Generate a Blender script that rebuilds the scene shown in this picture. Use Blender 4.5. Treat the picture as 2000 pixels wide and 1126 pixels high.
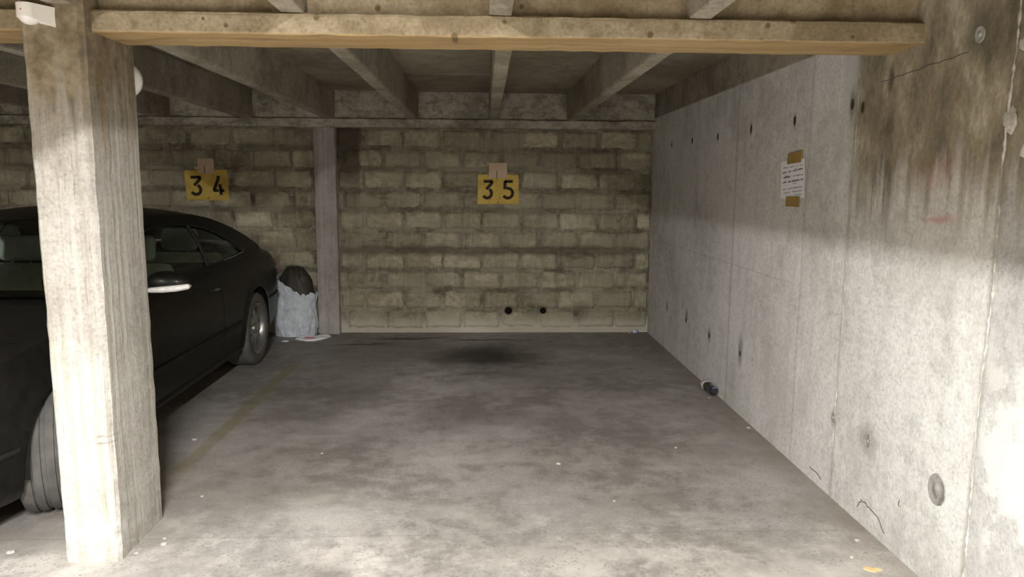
import bpy, bmesh, math, random
import numpy as np
from mathutils import Vector, Matrix

for o in list(bpy.data.objects): bpy.data.objects.remove(o, do_unlink=True)
S = bpy.context.scene
COL = S.collection
PI = math.pi
random.seed(7)

# ------------------------------------------------------------------ camera
F_PX, PITCH, YAW, ROLL, CAM_H = 1414.8, -0.1408, 0.0389, 0.0066, 1.4822
cam = bpy.data.cameras.new('camera'); camo = bpy.data.objects.new('camera', cam); COL.objects.link(camo)
cam.sensor_fit = 'HORIZONTAL'; cam.sensor_width = 36.0; cam.lens = 36.0 * F_PX / 2000.0
cam.clip_start = 0.02; cam.clip_end = 100
_f = Vector((math.sin(YAW)*math.cos(PITCH), math.cos(YAW)*math.cos(PITCH), math.sin(PITCH)))
_r = _f.cross(Vector((0, 0, 1))).normalized(); _u = _r.cross(_f)
_rt = math.cos(ROLL)*_r + math.sin(ROLL)*_u; _up = -math.sin(ROLL)*_r + math.cos(ROLL)*_u
_m = Matrix((( _rt.x, _up.x, -_f.x, 0), (_rt.y, _up.y, -_f.y, 0), (_rt.z, _up.z, -_f.z, CAM_H), (0, 0, 0, 1)))
camo.matrix_world = _m
S.camera = camo

# ------------------------------------------------------------------ world, exposure
wd = bpy.data.worlds.new('world'); S.world = wd; wd.use_nodes = True
wd.node_tree.nodes['Background'].inputs[0].default_value = (0.9, 0.95, 1.0, 1)
wd.node_tree.nodes['Background'].inputs[1].default_value = 0.0
S.view_settings.view_transform = 'Standard'; S.view_settings.look = 'None'
S.view_settings.gamma = 1.0; S.view_settings.use_curve_mapping = False
S.view_settings.exposure = 0.0

LAMP_COL = (1.0, 0.975, 0.945)
# two equal battens end to end between two joists of the driving aisle, above and behind the camera
# (the joist shadows on the front beam and the column's shadow on the floor place them), and the next pair along the aisle: (x, y, watts)
LAMPS = [(-0.33, -0.1, 330.0), (-0.33, -1.45, 330.0), (-4.25, -0.1, 330.0), (-4.25, -1.45, 330.0)]

# ------------------------------------------------------------------ key dimensions (metres)
D = 7.265          # face of the block wall
XR = 1.678         # face of the right concrete wall
XL = -8.0; YF = -7.0
ZC = 2.37          # soffit of the slab
ZJ = 2.11          # soffit of the joists
ZB = 2.03          # soffit of the beams
JX = [-6.96, -6.18, -5.40, -4.61, -3.82, -3.04, -2.26, -1.48, -0.68, 0.09, 0.846]

# ------------------------------------------------------------------ material helpers
class M:
    def __init__(s, name):
        s.m = bpy.data.materials.new(name); s.m.use_nodes = True
        s.nt = s.m.node_tree; s.b = s.nt.nodes['Principled BSDF']; s.out = s.nt.nodes['Material Output']
        s._p = None
    def new(s, t, **kw):
        n = s.nt.nodes.new(t)
        for k, v in kw.items(): setattr(n, k, v)
        return n
    def put(s, sock, v):
        if isinstance(v, bpy.types.NodeSocket): s.nt.links.new(v, sock)
        elif isinstance(v, (tuple, list)):
            v = tuple(v)
            if sock.type == 'RGBA' and len(v) == 3: v = v + (1,)
            sock.default_value = v
        else: sock.default_value = v
    @property
    def P(s):
        if s._p is None: s._p = s.new('ShaderNodeNewGeometry').outputs['Position']
        return s._p
    def sep(s, v):
        n = s.new('ShaderNodeSeparateXYZ'); s.put(n.inputs[0], v); return n.outputs
    def math(s, op, a, b=0.0, c=0.0, clamp=False):
        n = s.new('ShaderNodeMath', operation=op, use_clamp=clamp)
        s.put(n.inputs[0], a); s.put(n.inputs[1], b); s.put(n.inputs[2], c); return n.outputs[0]
    def vmath(s, op, a, b=(0, 0, 0)):
        n = s.new('ShaderNodeVectorMath', operation=op); s.put(n.inputs[0], a); s.put(n.inputs[1], b)
        return n.outputs['Value'] if op in ('LENGTH', 'DISTANCE', 'DOT_PRODUCT') else n.outputs[0]
    def scale(s, v, k): return s.vmath('MULTIPLY', v, k)
    def noise(s, sc=5.0, det=6.0, rough=0.6, vec=None, dist=0.0, off=0.0):
        n = s.new('ShaderNodeTexNoise'); v = vec if vec is not None else s.P
        if off: v = s.vmath('ADD', v, (off, off*1.7, off*0.6))
        s.put(n.inputs['Vector'], v); n.inputs['Scale'].default_value = sc; n.inputs['Detail'].default_value = det
        n.inputs['Roughness'].default_value = rough; n.inputs['Distortion'].default_value = dist
        return n.outputs[0]
    def map(s, v, a, b, c=0.0, d=1.0, smooth=True):
        n = s.new('ShaderNodeMapRange', interpolation_type='SMOOTHSTEP' if smooth else 'LINEAR', clamp=True)
        s.put(n.inputs[0], v)
        for i, x in zip((1, 2, 3, 4), (a, b, c, d)): s.put(n.inputs[i], x)
        return n.outputs[0]
    def mix(s, f, a, b, blend='MIX'):
        n = s.new('ShaderNodeMix', data_type='RGBA', blend_type=blend); n.clamp_factor = True
        s.put(n.inputs[0], f); s.put(n.inputs[6], a); s.put(n.inputs[7], b); return n.outputs[2]
    def ramp(s, f, stops):
        n = s.new('ShaderNodeValToRGB'); s.put(n.inputs[0], f); e = n.color_ramp.elements
        while len(e) < len(stops): e.new(0.5)
        for el, (p, c) in zip(e, stops): el.position = p; el.color = tuple(c) + (1,)
        return n.outputs[0]
    def warp(s, amt=0.1, sc=3.0):
        n = s.new('ShaderNodeTexNoise'); s.put(n.inputs['Vector'], s.P); n.inputs['Scale'].default_value = sc; n.inputs['Detail'].default_value = 4
        v = s.vmath('SUBTRACT', n.outputs[1], (0.5, 0.5, 0.5)); v = s.vmath('MULTIPLY', v, (amt*2, amt*2, amt*2))
        return s.vmath('ADD', s.P, v)
    def blob(s, P, c, r, a=0.3, b=1.0):
        v = s.vmath('SUBTRACT', P, c); v = s.vmath('DIVIDE', v, r)
        return s.map(s.vmath('LENGTH', v), b, a)
    def band(s, v, lo, hi, soft):
        return s.math('MULTIPLY', s.map(v, lo-soft, lo+soft), s.map(v, hi+soft, hi-soft))
    def mul(s, *a):
        r = a[0]
        for x in a[1:]: r = s.math('MULTIPLY', r, x)
        return r
    def mx(s, *a):
        r = a[0]
        for x in a[1:]: r = s.math('MAXIMUM', r, x)
        return r
    def done(s, color, rough=0.85, spec=0.3, bump=None, bstr=0.3, bdist=0.01, **kw):
        s.put(s.b.inputs['Base Color'], color); s.put(s.b.inputs['Roughness'], rough)
        s.put(s.b.inputs['Specular IOR Level'], spec)
        if bump is not None:
            n = s.new('ShaderNodeBump'); n.inputs['Strength'].default_value = bstr; n.inputs['Distance'].default_value = bdist
            s.put(n.inputs['Height'], bump); s.nt.links.new(n.outputs[0], s.b.inputs['Normal'])
        for k, v in kw.items(): s.put(s.b.inputs[k], v)
        return s.m

def plain(name, col, rough=0.5, spec=0.5, metal=0.0, coat=0.0, var=0.12, nsc=14.0, bstr=0.0):
    m = M(name); n = m.noise(nsc, 5)
    d = tuple(c*(1-var) for c in col); l = tuple(min(1, c*(1+var)) for c in col)
    c = m.ramp(n, [(0.3, d), (0.7, l)])
    return m.done(c, rough, spec, bump=n if bstr else None, bstr=bstr, Metallic=metal, **({'Coat Weight': coat} if coat else {}))

def base_concrete(m, dark, mid, light, big=1.1, fine=16.0, off=0.0):
    n1 = m.noise(big, 8, 0.62, off=off); n2 = m.noise(fine, 8, 0.7, off=off+3)
    dk = tuple(v*0.86 for v in dark)
    c = m.ramp(m.math('ADD', m.math('MULTIPLY', n1, 0.62), m.math('MULTIPLY', n2, 0.38)),
               [(0.38, dk), (0.45, dark), (0.5, mid), (0.60, light)])
    g = m.noise(70, 4, 0.75, off=off+7)     # sandy grit
    c = m.mix(1.0, c, m.ramp(g, [(0.32, (0.72, 0.72, 0.71)), (0.5, (1, 1, 1)), (0.68, (1.14, 1.14, 1.13))]), 'MULTIPLY')
    return c, n1, m.math('ADD', n2, m.math('MULTIPLY', g, 0.5))
def streaks(m, sx, sz, off=0.0, lo=0.45, hi=0.7):
    v = m.scale(m.P, (sx, sx, sz)); return m.map(m.noise(1.0, 5, 0.6, v, off=off), lo, hi)
def pits(m, sc=30.0, r=0.25, thr=0.62, off=0.0):
    n = m.new('ShaderNodeTexVoronoi'); m.put(n.inputs['Vector'], m.warp(0.01, 20)); n.inputs['Scale'].default_value = sc
    keep = m.map(m.noise(sc*0.12, 2, 0.5, off=off), thr, thr+0.05)
    return m.mul(m.map(n.outputs['Distance'], r, r*0.5), keep)

MAT = {}
# floor -------------------------------------------------------------
m = M('floor_concrete'); X, Y, Z = m.sep(m.P)
c, n1, n2 = base_concrete(m, (0.215, 0.202, 0.184), (0.29, 0.276, 0.256), (0.365, 0.35, 0.333), 0.9, 9)
W = m.warp(0.25, 2.2); wX, wY, wZ = m.sep(W)
c = m.mix(m.mul(m.map(m.noise(0.8, 4, off=9), 0.5, 0.66), 0.35), c, (0.27, 0.25, 0.21))
front = m.map(wY, 3.35, 2.75)
patch = m.map(m.noise(2.4, 7, 0.68, off=2), 0.44, 0.62)
c = m.mix(m.mul(front, patch, 0.75), c, (0.52, 0.49, 0.455))
c = m.mix(m.mul(front, m.map(m.noise(7, 8, 0.75, off=22), 0.5, 0.62), 0.4), c, (0.62, 0.59, 0.55))
c = m.mix(m.mul(m.map(m.noise(3.5, 8, 0.7, off=5), 0.55, 0.7), 0.3), c, (0.46, 0.44, 0.415))
c = m.mix(m.mul(m.map(m.noise(1.3, 6, 0.62, m.scale(m.P, (0.8, 1.3, 1)), off=27), 0.46, 0.62), 0.38), c, (0.19, 0.175, 0.155))
c = m.mix(m.mul(m.map(m.noise(2.2, 5, 0.6, m.scale(m.P, (0.7, 1.6, 1)), off=33), 0.54, 0.66), 0.30), c, (0.40, 0.385, 0.345))
joint = m.band(m.math('ADD', Y, m.math('MULTIPLY', m.noise(3, 3), 0.03)), 2.945, 2.951, 0.004)
c = m.mix(m.mul(joint, 0.35), c, (0.13, 0.12, 0.10))
c = m.mix(m.mul(pits(m, 60, 0.35, 0.5), front, 0.55), c, (0.16, 0.14, 0.12))
# dirt swept up along the right wall
c = m.mix(m.mul(m.map(m.math('ADD', X, m.math('MULTIPLY', m.noise(2.5, 5), 0.3)), 1.56, 1.86), 0.55), c, (0.20, 0.175, 0.14))
# oil stain, its smear and the damp trickle
oil = m.mx(m.blob(W, (0.02, 6.22, 0), (0.66, 0.58, 1), 0.2, 1.0), m.mul(m.blob(W, (0.02, 5.62, 0), (0.34, 0.12, 1), 0.2, 1.0), 0.35))
c = m.mix(m.mul(oil, 0.92), c, (0.022, 0.020, 0.016))
W2 = m.warp(0.12, 3.0)
tr = m.mx(m.blob(W2, (-0.75, 6.98, 0), (0.55, 0.07, 1), 0.3, 1), m.blob(W2, (0.0, 6.92, 0), (0.5, 0.045, 1), 0.3, 1), m.blob(W2, (-1.1, 6.72, 0), (0.35, 0.06, 1), 0.3, 1))
c = m.mix(m.mul(tr, 0.75), c, (0.03, 0.027, 0.022))
c = m.mix(m.mul(m.blob(W, (-0.1, 4.45, 0), (0.42, 0.3, 1), 0.2, 1.0), 0.28), c, (0.17, 0.15, 0.135))
c = m.mix(m.mul(m.blob(W2, (0.25, 3.72, 0), (0.16, 0.05, 1), 0.2, 1.0), 0.4), c, (0.16, 0.15, 0.135))
# worn ochre bay line
W3 = m.warp(0.035, 5.0); lX, lY, lZ = m.sep(W3)
ln = m.mul(m.band(lX, -1.625, -1.535, 0.012), m.band(Y, 3.6, 6.1, 0.25), m.map(m.noise(4, 6, 0.7, off=1), 0.22, 0.52))
c = m.mix(m.mul(ln, 0.55), c, (0.23, 0.18, 0.09))
MAT['floor'] = m.done(c, m.map(n1, 0.3, 0.7, 0.55, 0.8), 0.35, bump=m.math('ADD', n2, m.math('MULTIPLY', m.noise(60, 3), 0.3)), bstr=0.25, bdist=0.006)

# right wall -----------------------------------------------------------
m = M('wall_concrete'); X, Y, Z = m.sep(m.P)
c, n1, n2 = base_concrete(m, (0.63, 0.624, 0.60), (0.71, 0.703, 0.68), (0.77, 0.763, 0.742), 1.3, 12)
W = m.warp(0.22, 2.0); wX, wY, wZ = m.sep(W)
# bare grey pour under the flaking whitewash beyond the outer joint
c = m.mix(1.0, c, m.mix(m.map(Y, 3.28, 3.30), m.mix(m.map(Y, 2.30, 2.32), (0.72, 0.725, 0.73), (1.0, 1.0, 1.0)), (1.0, 1.0, 1.0)), 'MULTIPLY')
c = m.mix(m.mul(streaks(m, 9, 0.8), 0.20), c, (0.36, 0.34, 0.30))
c = m.mix(m.mul(m.map(m.noise(1.7, 7, 0.65, m.scale(m.P, (1, 1, 0.8)), off=15), 0.5, 0.62), 0.30), c, (0.42, 0.40, 0.36))
c = m.mix(m.mul(m.map(m.noise(2.6, 7, 0.7, off=19), 0.56, 0.68), 0.35), c, (0.86, 0.85, 0.83))
brown = m.mul(m.map(wY, 3.42, 3.28), m.map(m.math('ADD', wZ, m.math('MULTIPLY', streaks(m, 16, 1.0, 8, 0.3, 0.75), -0.25)), 1.2, 1.5))
bc = m.ramp(m.noise(5, 10, 0.78, m.scale(m.P, (1, 1, 0.6)), off=6), [(0.36, (0.085, 0.066, 0.034)), (0.47, (0.20, 0.162, 0.095)), (0.56, (0.32, 0.272, 0.178)), (0.68, (0.58, 0.53, 0.42))])
c = m.mix(m.mul(brown, 0.9), c, bc)
wht = m.mul(m.band(Y, 3.29, 3.42, 0.03), m.map(wZ, 1.75, 1.95)); c = m.mix(m.mul(wht, 0.6), c, (0.58, 0.57, 0.54))
hs = m.mul(m.band(m.math('ADD', Z, m.math('MULTIPLY', m.noise(2, 2), 0.01)), 0.968, 0.972, 0.004), m.map(Y, 3.4, 4.4)); c = m.mix(m.mul(hs, 0.4), c, (0.12, 0.11, 0.10))
# flaking whitewash next to the outer formwork joint
fl = m.mul(m.map(wY, 2.33, 2.27), m.map(wZ, 1.25, 0.6), m.map(m.noise(4.5, 8, 0.72, off=12), 0.45, 0.52)); c = m.mix(m.mul(fl, 0.8), c, (0.74, 0.73, 0.70))
# formwork joints
for yy, k, z0 in ((3.282, 0.35, 0.0), (4.83, 0.35, 0.3), (2.312, 0.45, 0.0), (3.75, 0.22, 0.2)):
    s_ = m.band(m.math('ADD', Y, m.math('MULTIPLY', m.noise(3, 4, off=yy), 0.03)), yy+0.005, yy+0.025, 0.012)
    c = m.mix(m.mul(s_, k), c, (0.16, 0.145, 0.12))
# red chalk smear, damp spots round the form ties
c = m.mix(m.mul(m.blob(m.warp(0.08, 8), (XR, 2.62, 1.372), (0.1, 0.16, 0.03), 0.1, 1), 0.5), c, (0.55, 0.18, 0.14))
c = m.mix(m.mul(m.blob(m.warp(0.1, 6), (XR, 2.68, 1.55), (0.1, 0.22, 0.08), 0.1, 1), 0.22), c, (0.50, 0.2, 0.15))
for yy, zz, ry, rz, k in ((3.945, 1.84, .032, .060, .75), (4.592, 1.845, .030, .055, .75), (5.247, 1.84, .028, .050, .7), (5.896, 1.85, .025, .045, .6), (6.542, 1.855, .025, .045, .6), (7.05, 1.86, .03, .04, .5), (3.328, 1.86, .04, .11, .6),
        (2.981, .39, .10, .10, .4), (3.296, .39, .05, .06, .4), (4.586, .42, .06, .16, .6), (5.239, .39, .06, .09, .6), (5.862, .42, .06, .09, .6), (6.5, .40, .05, .08, .6), (2.486, 2.0, .13, .13, .6), (3.02, 1.93, .03, .09, .8)):
    c = m.mix(m.mul(m.blob(m.warp(0.02, 14), (XR, yy, zz), (0.2, ry, rz), 0.2, 1), k), c, (0.085, 0.078, 0.062))
c = m.mix(m.mul(pits(m, 17, 0.16, 0.60), 0.35), c, (0.22, 0.21, 0.18))
MAT['wall_right'] = m.done(c, 0.82, 0.3, bump=m.math('ADD', n2, m.math('MULTIPLY', n1, 0.6)), bstr=0.3, bdist=0.012)

# columns ---------------------------------------------------------------
def column_mat(name, dirt):
    m = M(name); X, Y, Z = m.sep(m.P)
    c, n1, n2 = base_concrete(m, (0.345, 0.325, 0.292), (0.39, 0.37, 0.335), (0.445, 0.427, 0.395), 2.2, 18, off=4)
    c = m.mix(m.mul(streaks(m, 40, 1.1, 2, 0.5, 0.62), 0.55), c, (0.30, 0.272, 0.22))
    c = m.mix(m.mul(streaks(m, 70, 2.2, 17, 0.60, 0.66), 0.4), c, (0.11, 0.095, 0.07))
    c = m.mix(m.mul(streaks(m, 26, 0.35, 27, 0.52, 0.68), 0.45), c, (0.58, 0.562, 0.525))
    c = m.mix(m.mul(streaks(m, 60, 1.6, 7, 0.6, 0.72), 0.35), c, (0.20, 0.175, 0.13))
    wX, wY, wZ = m.sep(m.warp(0.16, 4.0))
    if dirt:
        d = m.map(m.math('ADD', wZ, m.math('MULTIPLY', streaks(m, 30, 1.2, 5, 0.3, 0.7), 0.28)), 1.72, 2.12)
        c = m.mix(m.mul(d, 0.9), c, m.ramp(m.noise(14, 8, 0.7), [(0.36, (0.07, 0.052, 0.026)), (0.5, (0.19, 0.15, 0.088)), (0.64, (0.36, 0.31, 0.22))]))
        c = m.mix(m.mul(m.map(wZ, 1.5, 2.0), streaks(m, 24, 0.5, 3, 0.3, 0.6), 0.45), c, (0.20, 0.16, 0.10))
        c = m.mix(m.mul(m.blob(m.warp(0.02, 6), (-1.435, 2.84, 1.72), (0.05, 0.012, 0.28), 0.3, 1), 0.7), c, (0.30, 0.20, 0.08))
        c = m.mix(m.mul(m.blob(m.warp(0.05, 9), (-1.54, 2.75, 0.13), (0.3, 0.2, 0.075), 0.3, 1), m.map(m.noise(20, 7, 0.7), 0.4, 0.6), 0.6), c, (0.60, 0.59, 0.565))
        # scrape marks of bumpers
        for zz in (0.515, 0.488):
            c = m.mix(m.mul(m.blob(m.warp(0.012, 20), (-1.475, 2.77, zz), (0.055, 0.06, 0.008), 0.3, 1), 0.7), c, (0.14, 0.13, 0.115))
    return m.done(c, 0.85, 0.25, bump=m.math('ADD', n2, m.math('MULTIPLY', streaks(m, 40, 1.1, 2), 0.5)), bstr=0.35, bdist=0.008)
MAT['column'] = column_mat('column_concrete', True)
MAT['column_back'] = column_mat('pilaster_concrete', False)

# beams -------------------------------------------------------------------
m = M('beam_concrete'); X, Y, Z = m.sep(m.P)
c, n1, n2 = base_concrete(m, (0.275, 0.218, 0.135), (0.365, 0.30, 0.20), (0.445, 0.375, 0.265), 2.0, 16, off=11)
wX, wY, wZ = m.sep(m.warp(0.1, 5))
c = m.mix(m.mul(m.map(m.noise(7, 8, 0.75, off=14), 0.52, 0.64), 0.45), c, (0.24, 0.19, 0.115))
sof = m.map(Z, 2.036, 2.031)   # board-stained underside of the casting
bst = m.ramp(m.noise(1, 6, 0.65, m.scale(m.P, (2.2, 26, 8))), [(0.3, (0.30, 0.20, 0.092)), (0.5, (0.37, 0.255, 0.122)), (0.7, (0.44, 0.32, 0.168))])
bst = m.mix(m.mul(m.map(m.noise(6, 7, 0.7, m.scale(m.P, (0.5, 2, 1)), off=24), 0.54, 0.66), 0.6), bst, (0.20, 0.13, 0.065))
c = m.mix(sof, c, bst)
for bx, bz, br in ((-0.402, 2.142, .017), (-0.619, 2.093, .016), (-0.11, 2.033, .016), (0.141, 2.155, .012), (0.074, 2.087, .010), (0.624, 2.047, .017), (1.071, 2.087, .014), (1.168, 2.107, .016), (-0.95, 2.06, .012), (-1.03, 2.08, .008), (1.4, 2.05, .01)):
    c = m.mix(m.mul(m.blob(m.warp(0.006, 30), (bx, 2.84, bz), (br, 0.12, br), 0.55, 1), 0.85), c, (0.13, 0.09, 0.045))
cr = m.mul(m.band(m.math('ADD', Z, m.math('MULTIPLY', m.noise(6, 5), 0.018)), 2.104, 2.110, 0.004), m.map(m.noise(3, 2, off=3), 0.4, 0.55)); c = m.mix(m.mul(cr, 0.6), c, (0.20, 0.165, 0.115))
MAT['beam'] = m.done(c, 0.85, 0.25, bump=n2, bstr=0.35, bdist=0.008)

def conc(name, a, b, l, big=1.6, fine=14, off=0.0, st=0.2, bstr=0.3, stc=(0.12, 0.11, 0.09), rough=0.88):
    m = M(name); c, n1, n2 = base_concrete(m, a, b, l, big, fine, off)
    if st: c = m.mix(m.mul(streaks(m, 18, 0.8, off), st), c, stc)
    rnd = m.new('ShaderNodeObjectInfo').outputs['Random']
    c = m.mix(1.0, c, m.ramp(rnd, [(0.0, (0.86, 0.86, 0.86)), (1.0, (1.0, 1.0, 1.0))]), 'MULTIPLY')
    return m.done(c, rough, 0.25, bump=n2, bstr=bstr, bdist=0.008)
m = M('ring_beam_concrete'); X, Y, Z = m.sep(m.P); c, n1, n2 = base_concrete(m, (0.32, 0.295, 0.23), (0.42, 0.392, 0.315), (0.52, 0.49, 0.405), 2.5, 16, 21)
c = m.mix(m.mul(m.map(m.noise(5, 8, 0.75, m.scale(m.P, (1, 1, 2)), off=2), 0.47, 0.60), 0.65), c, (0.15, 0.135, 0.105))
MAT['beam_back'] = m.done(c, 0.88, 0.25, bump=n2, bstr=0.4, bdist=0.008)
MAT['joist'] = conc('joist_concrete', (0.27, 0.238, 0.182), (0.35, 0.312, 0.245), (0.43, 0.39, 0.315), 2.0, 20, 31, st=0.0)
MAT['slab'] = conc('slab_concrete', (0.27, 0.236, 0.172), (0.34, 0.30, 0.225), (0.42, 0.375, 0.29), 1.2, 10, 41, st=0.0)
MAT['fin'] = conc('formwork_fin_concrete', (0.42, 0.39, 0.33), (0.58, 0.55, 0.49), (0.74, 0.71, 0.66), 6, 30, 51, st=0.0)
MAT['plain_wall'] = conc('far_wall_concrete', (0.30, 0.29, 0.26), (0.38, 0.365, 0.335), (0.46, 0.44, 0.41), 1.3, 12, 61)

# block wall ------------------------------------------------------------------
def wall_block(name, mortar):
    m = M(name); X, Y, Z = m.sep(m.P)
    if mortar: c, n1, n2 = base_concrete(m, (0.15, 0.132, 0.092), (0.225, 0.20, 0.148), (0.36, 0.33, 0.255), 2.4, 14, 71)
    else: c, n1, n2 = base_concrete(m, (0.335, 0.293, 0.205), (0.445, 0.40, 0.29), (0.57, 0.52, 0.395), 1.8, 20, 73)
    if not mortar:
        rnd = m.new('ShaderNodeObjectInfo').outputs['Random']
        c = m.mix(1.0, c, m.ramp(rnd, [(0.0, (0.62, 0.61, 0.58)), (0.5, (0.86, 0.86, 0.86)), (1.0, (1.16, 1.16, 1.15))]), 'MULTIPLY')
    # smeared slurry: patches of render running over blocks and joints
    sl = m.map(m.noise(2.6, 8, 0.75, m.scale(m.P, (0.8, 1, 2.0)), off=5), 0.46, 0.56)
    c = m.mix(m.mul(sl, 0.78), c, m.ramp(n2, [(0.35, (0.245, 0.216, 0.152)), (0.65, (0.36, 0.322, 0.238))]))
    c = m.mix(m.mul(streaks(m, 34, 3.0, 3, 0.56, 0.68), 0.3), c, (0.62, 0.59, 0.51))
    c = m.mix(m.mul(streaks(m, 9, 1.4, 9, 0.52, 0.7), 0.3), c, (0.115, 0.11, 0.092))
    wX, wY, wZ = m.sep(m.warp(0.05, 6))
    c = m.mix(m.mul(m.map(wZ, 0.20, 0.06), 0.8), c, (0.58, 0.545, 0.45))
    # dark brown streak beside the pilaster, fading downward; dark bands along the joints
    c = m.mix(m.mul(m.band(wX, -1.44, -1.22, 0.02), m.map(wZ, 1.0, 1.75), 0.8), c, (0.07, 0.052, 0.036))
    c = m.mix(m.mul(m.band(wZ, 0.79, 0.88, 0.03), m.band(X, -1.5, 1.5, 0.3), 0.65), c, (0.12, 0.10, 0.07))
    for zz, k in ((0.635, .4), (1.235, .3), (1.44, .35), (1.64, .4), (0.44, .35), (1.84, .4)):
        c = m.mix(m.mul(m.band(wZ, zz-.022, zz+.022, 0.022), m.map(m.noise(1.6, 5, 0.6, off=zz*9), 0.42, 0.6), k*1.5), c, (0.14, 0.12, 0.085))
    # exhaust soot
    W = m.warp(0.03, 8)
    for sx, sz, r, k in ((0.247, 0.225, .075, .8), (0.60, 0.225, .07, .75), (0.48, 0.22, .16, .35), (0.98, 0.22, .16, .4), (-0.47, 0.42, .06, .5)):
        c = m.mix(m.mul(m.blob(W, (sx, D, sz), (r, 0.4, r*0.9), 0.1, 1), k), c, (0.05, 0.042, 0.03))
    return m.done(c, 0.92, 0.2, bump=m.math('ADD', n2, m.math('MULTIPLY', n1, 0.5)), bstr=0.5, bdist=0.012)
MAT['block'] = wall_block('concrete_block_face', False)
MAT['mortar'] = wall_block('block_wall_mortar', True)

# small stuff -----------------------------------------------------------------
MAT['soot'] = plain('soot_black', (0.012, 0.011, 0.010), 0.95, 0.1)
MAT['crack'] = plain('crack_dark', (0.10, 0.09, 0.08), 0.95, 0.1)
MAT['plug'] = conc('tie_plug_mortar', (0.24, 0.235, 0.215), (0.31, 0.30, 0.28), (0.38, 0.37, 0.345), 8, 40, 81, st=0.0)
MAT['plug_dark'] = conc('tie_hole_dark', (0.03, 0.028, 0.022), (0.05, 0.045, 0.036), (0.08, 0.07, 0.055), 8, 40, 83, st=0.0)
m = M('yellow_enamel'); n = m.noise(9, 7, 0.7)
c = m.ramp(n, [(0.3, (0.50, 0.335, 0.06)), (0.5, (0.66, 0.455, 0.09)), (0.7, (0.74, 0.54, 0.14))])
c = m.mix(m.mul(m.map(m.noise(22, 4, off=3), 0.62, 0.70), 0.6), c, (0.22, 0.12, 0.04))
MAT['yellow'] = m.done(c, 0.6, 0.3)
MAT['stencil'] = plain('stencil_paint', (0.035, 0.022, 0.014), 0.7, 0.3, var=0.3, nsc=40)
m = M('pale_pine'); n = m.noise(1, 6, 0.6, m.scale(m.P, (14, 14, 120)), dist=1.5)
MAT['pine'] = m.done(m.ramp(n, [(0.3, (0.55, 0.40, 0.26)), (0.6, (0.72, 0.55, 0.39)), (0.8, (0.78, 0.63, 0.47))]), 0.7, 0.3)
MAT['paper'] = plain('note_paper', (0.92, 0.93, 0.95), 0.8, 0.2, var=0.02)
MAT['tape'] = plain('packing_tape', (0.36, 0.235, 0.075), 0.35, 0.5, var=0.15)
MAT['ink'] = plain('ballpoint_ink', (0.06, 0.065, 0.10), 0.6, 0.3)
MAT['ink_faint'] = plain('faint_ballpoint_ink', (0.30, 0.31, 0.35), 0.6, 0.3)
MAT['white_plastic'] = plain('white_plastic', (0.80, 0.77, 0.72), 0.4, 0.5, var=0.04)
MAT['lens_plastic'] = plain('lens_plastic', (0.72, 0.70, 0.66), 0.22, 0.5, var=0.04)
MAT['red'] = plain('red_led', (0.55, 0.10, 0.08), 0.4, 0.5)
MAT['opal'] = plain('opal_glass', (0.78, 0.77, 0.74), 0.25, 0.5, var=0.03)
MAT['lamp_metal'] = plain('lamp_enamel', (0.75, 0.75, 0.73), 0.4, 0.5, var=0.03)
m = M('fluorescent_tube'); m.done((0.9, 0.9, 0.9), 0.3); m.put(m.b.inputs['Emission Color'], LAMP_COL); m.b.inputs['Emission Strength'].default_value = 8.0
MAT['tube'] = m.m
MAT['leaf'] = plain('dry_leaf', (0.62, 0.46, 0.24), 0.8, 0.2, var=0.2)
MAT['chip'] = plain('mortar_chip', (0.50, 0.475, 0.43), 0.9, 0.2, var=0.15)
MAT['pink_cap'] = plain('pale_pink_plastic', (0.50, 0.40, 0.37), 0.5, 0.4)
MAT['dark_pet'] = plain('dark_pet', (0.018, 0.019, 0.026), 0.12, 0.6, coat=0.6)
MAT['blue_label'] = plain('blue_label', (0.16, 0.19, 0.36), 0.4, 0.5)
MAT['blue_plastic'] = plain('blue_plastic', (0.10, 0.11, 0.38), 0.35, 0.5)
MAT['lilac_plastic'] = plain('lilac_plastic', (0.50, 0.50, 0.75), 0.35, 0.5)
MAT['paper_red'] = plain('printed_red', (0.50, 0.16, 0.13), 0.6, 0.3)
m = M('crinkled_film'); n = m.noise(9, 6, 0.65, dist=1.0)
c = m.ramp(n, [(0.3, (0.50, 0.55, 0.61)), (0.6, (0.72, 0.77, 0.83))])
MAT['film'] = m.done(c, 0.35, 0.5, bump=m.noise(14, 4, 0.6, dist=2.5), bstr=0.6, bdist=0.03)
MAT['bin_liner'] = plain('dark_liner', (0.035, 0.031, 0.025), 0.55, 0.4, var=0.3, bstr=0.4)
# car
m = M('black_paint'); n = m.noise(18, 6, 0.7)
MAT['paint'] = m.done(m.ramp(n, [(0.35, (0.006, 0.0056, 0.005)), (0.7, (0.011, 0.0103, 0.0095))]), 0.42, 0.20, **{'Coat Weight': 0.06, 'Coat Roughness': 0.10})
MAT['trim_black'] = plain('black_rubber_trim', (0.012, 0.012, 0.011), 0.6, 0.3)
MAT['chrome'] = plain('chrome', (0.55, 0.55, 0.53), 0.22, 0.5, metal=1.0, var=0.03)
MAT['tyre'] = plain('dusty_tyre', (0.10, 0.098, 0.09), 0.85, 0.2, var=0.25)
MAT['alloy'] = plain('alloy', (0.34, 0.335, 0.32), 0.34, 0.5, metal=0.8, var=0.1)
MAT['well'] = plain('wheel_well', (0.010, 0.010, 0.009), 0.9, 0.1)
MAT['leather'] = plain('grey_green_leather', (0.74, 0.78, 0.70), 0.55, 0.35, var=0.08)
MAT['carpet'] = plain('dark_carpet', (0.02, 0.02, 0.019), 0.95, 0.1)
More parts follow.
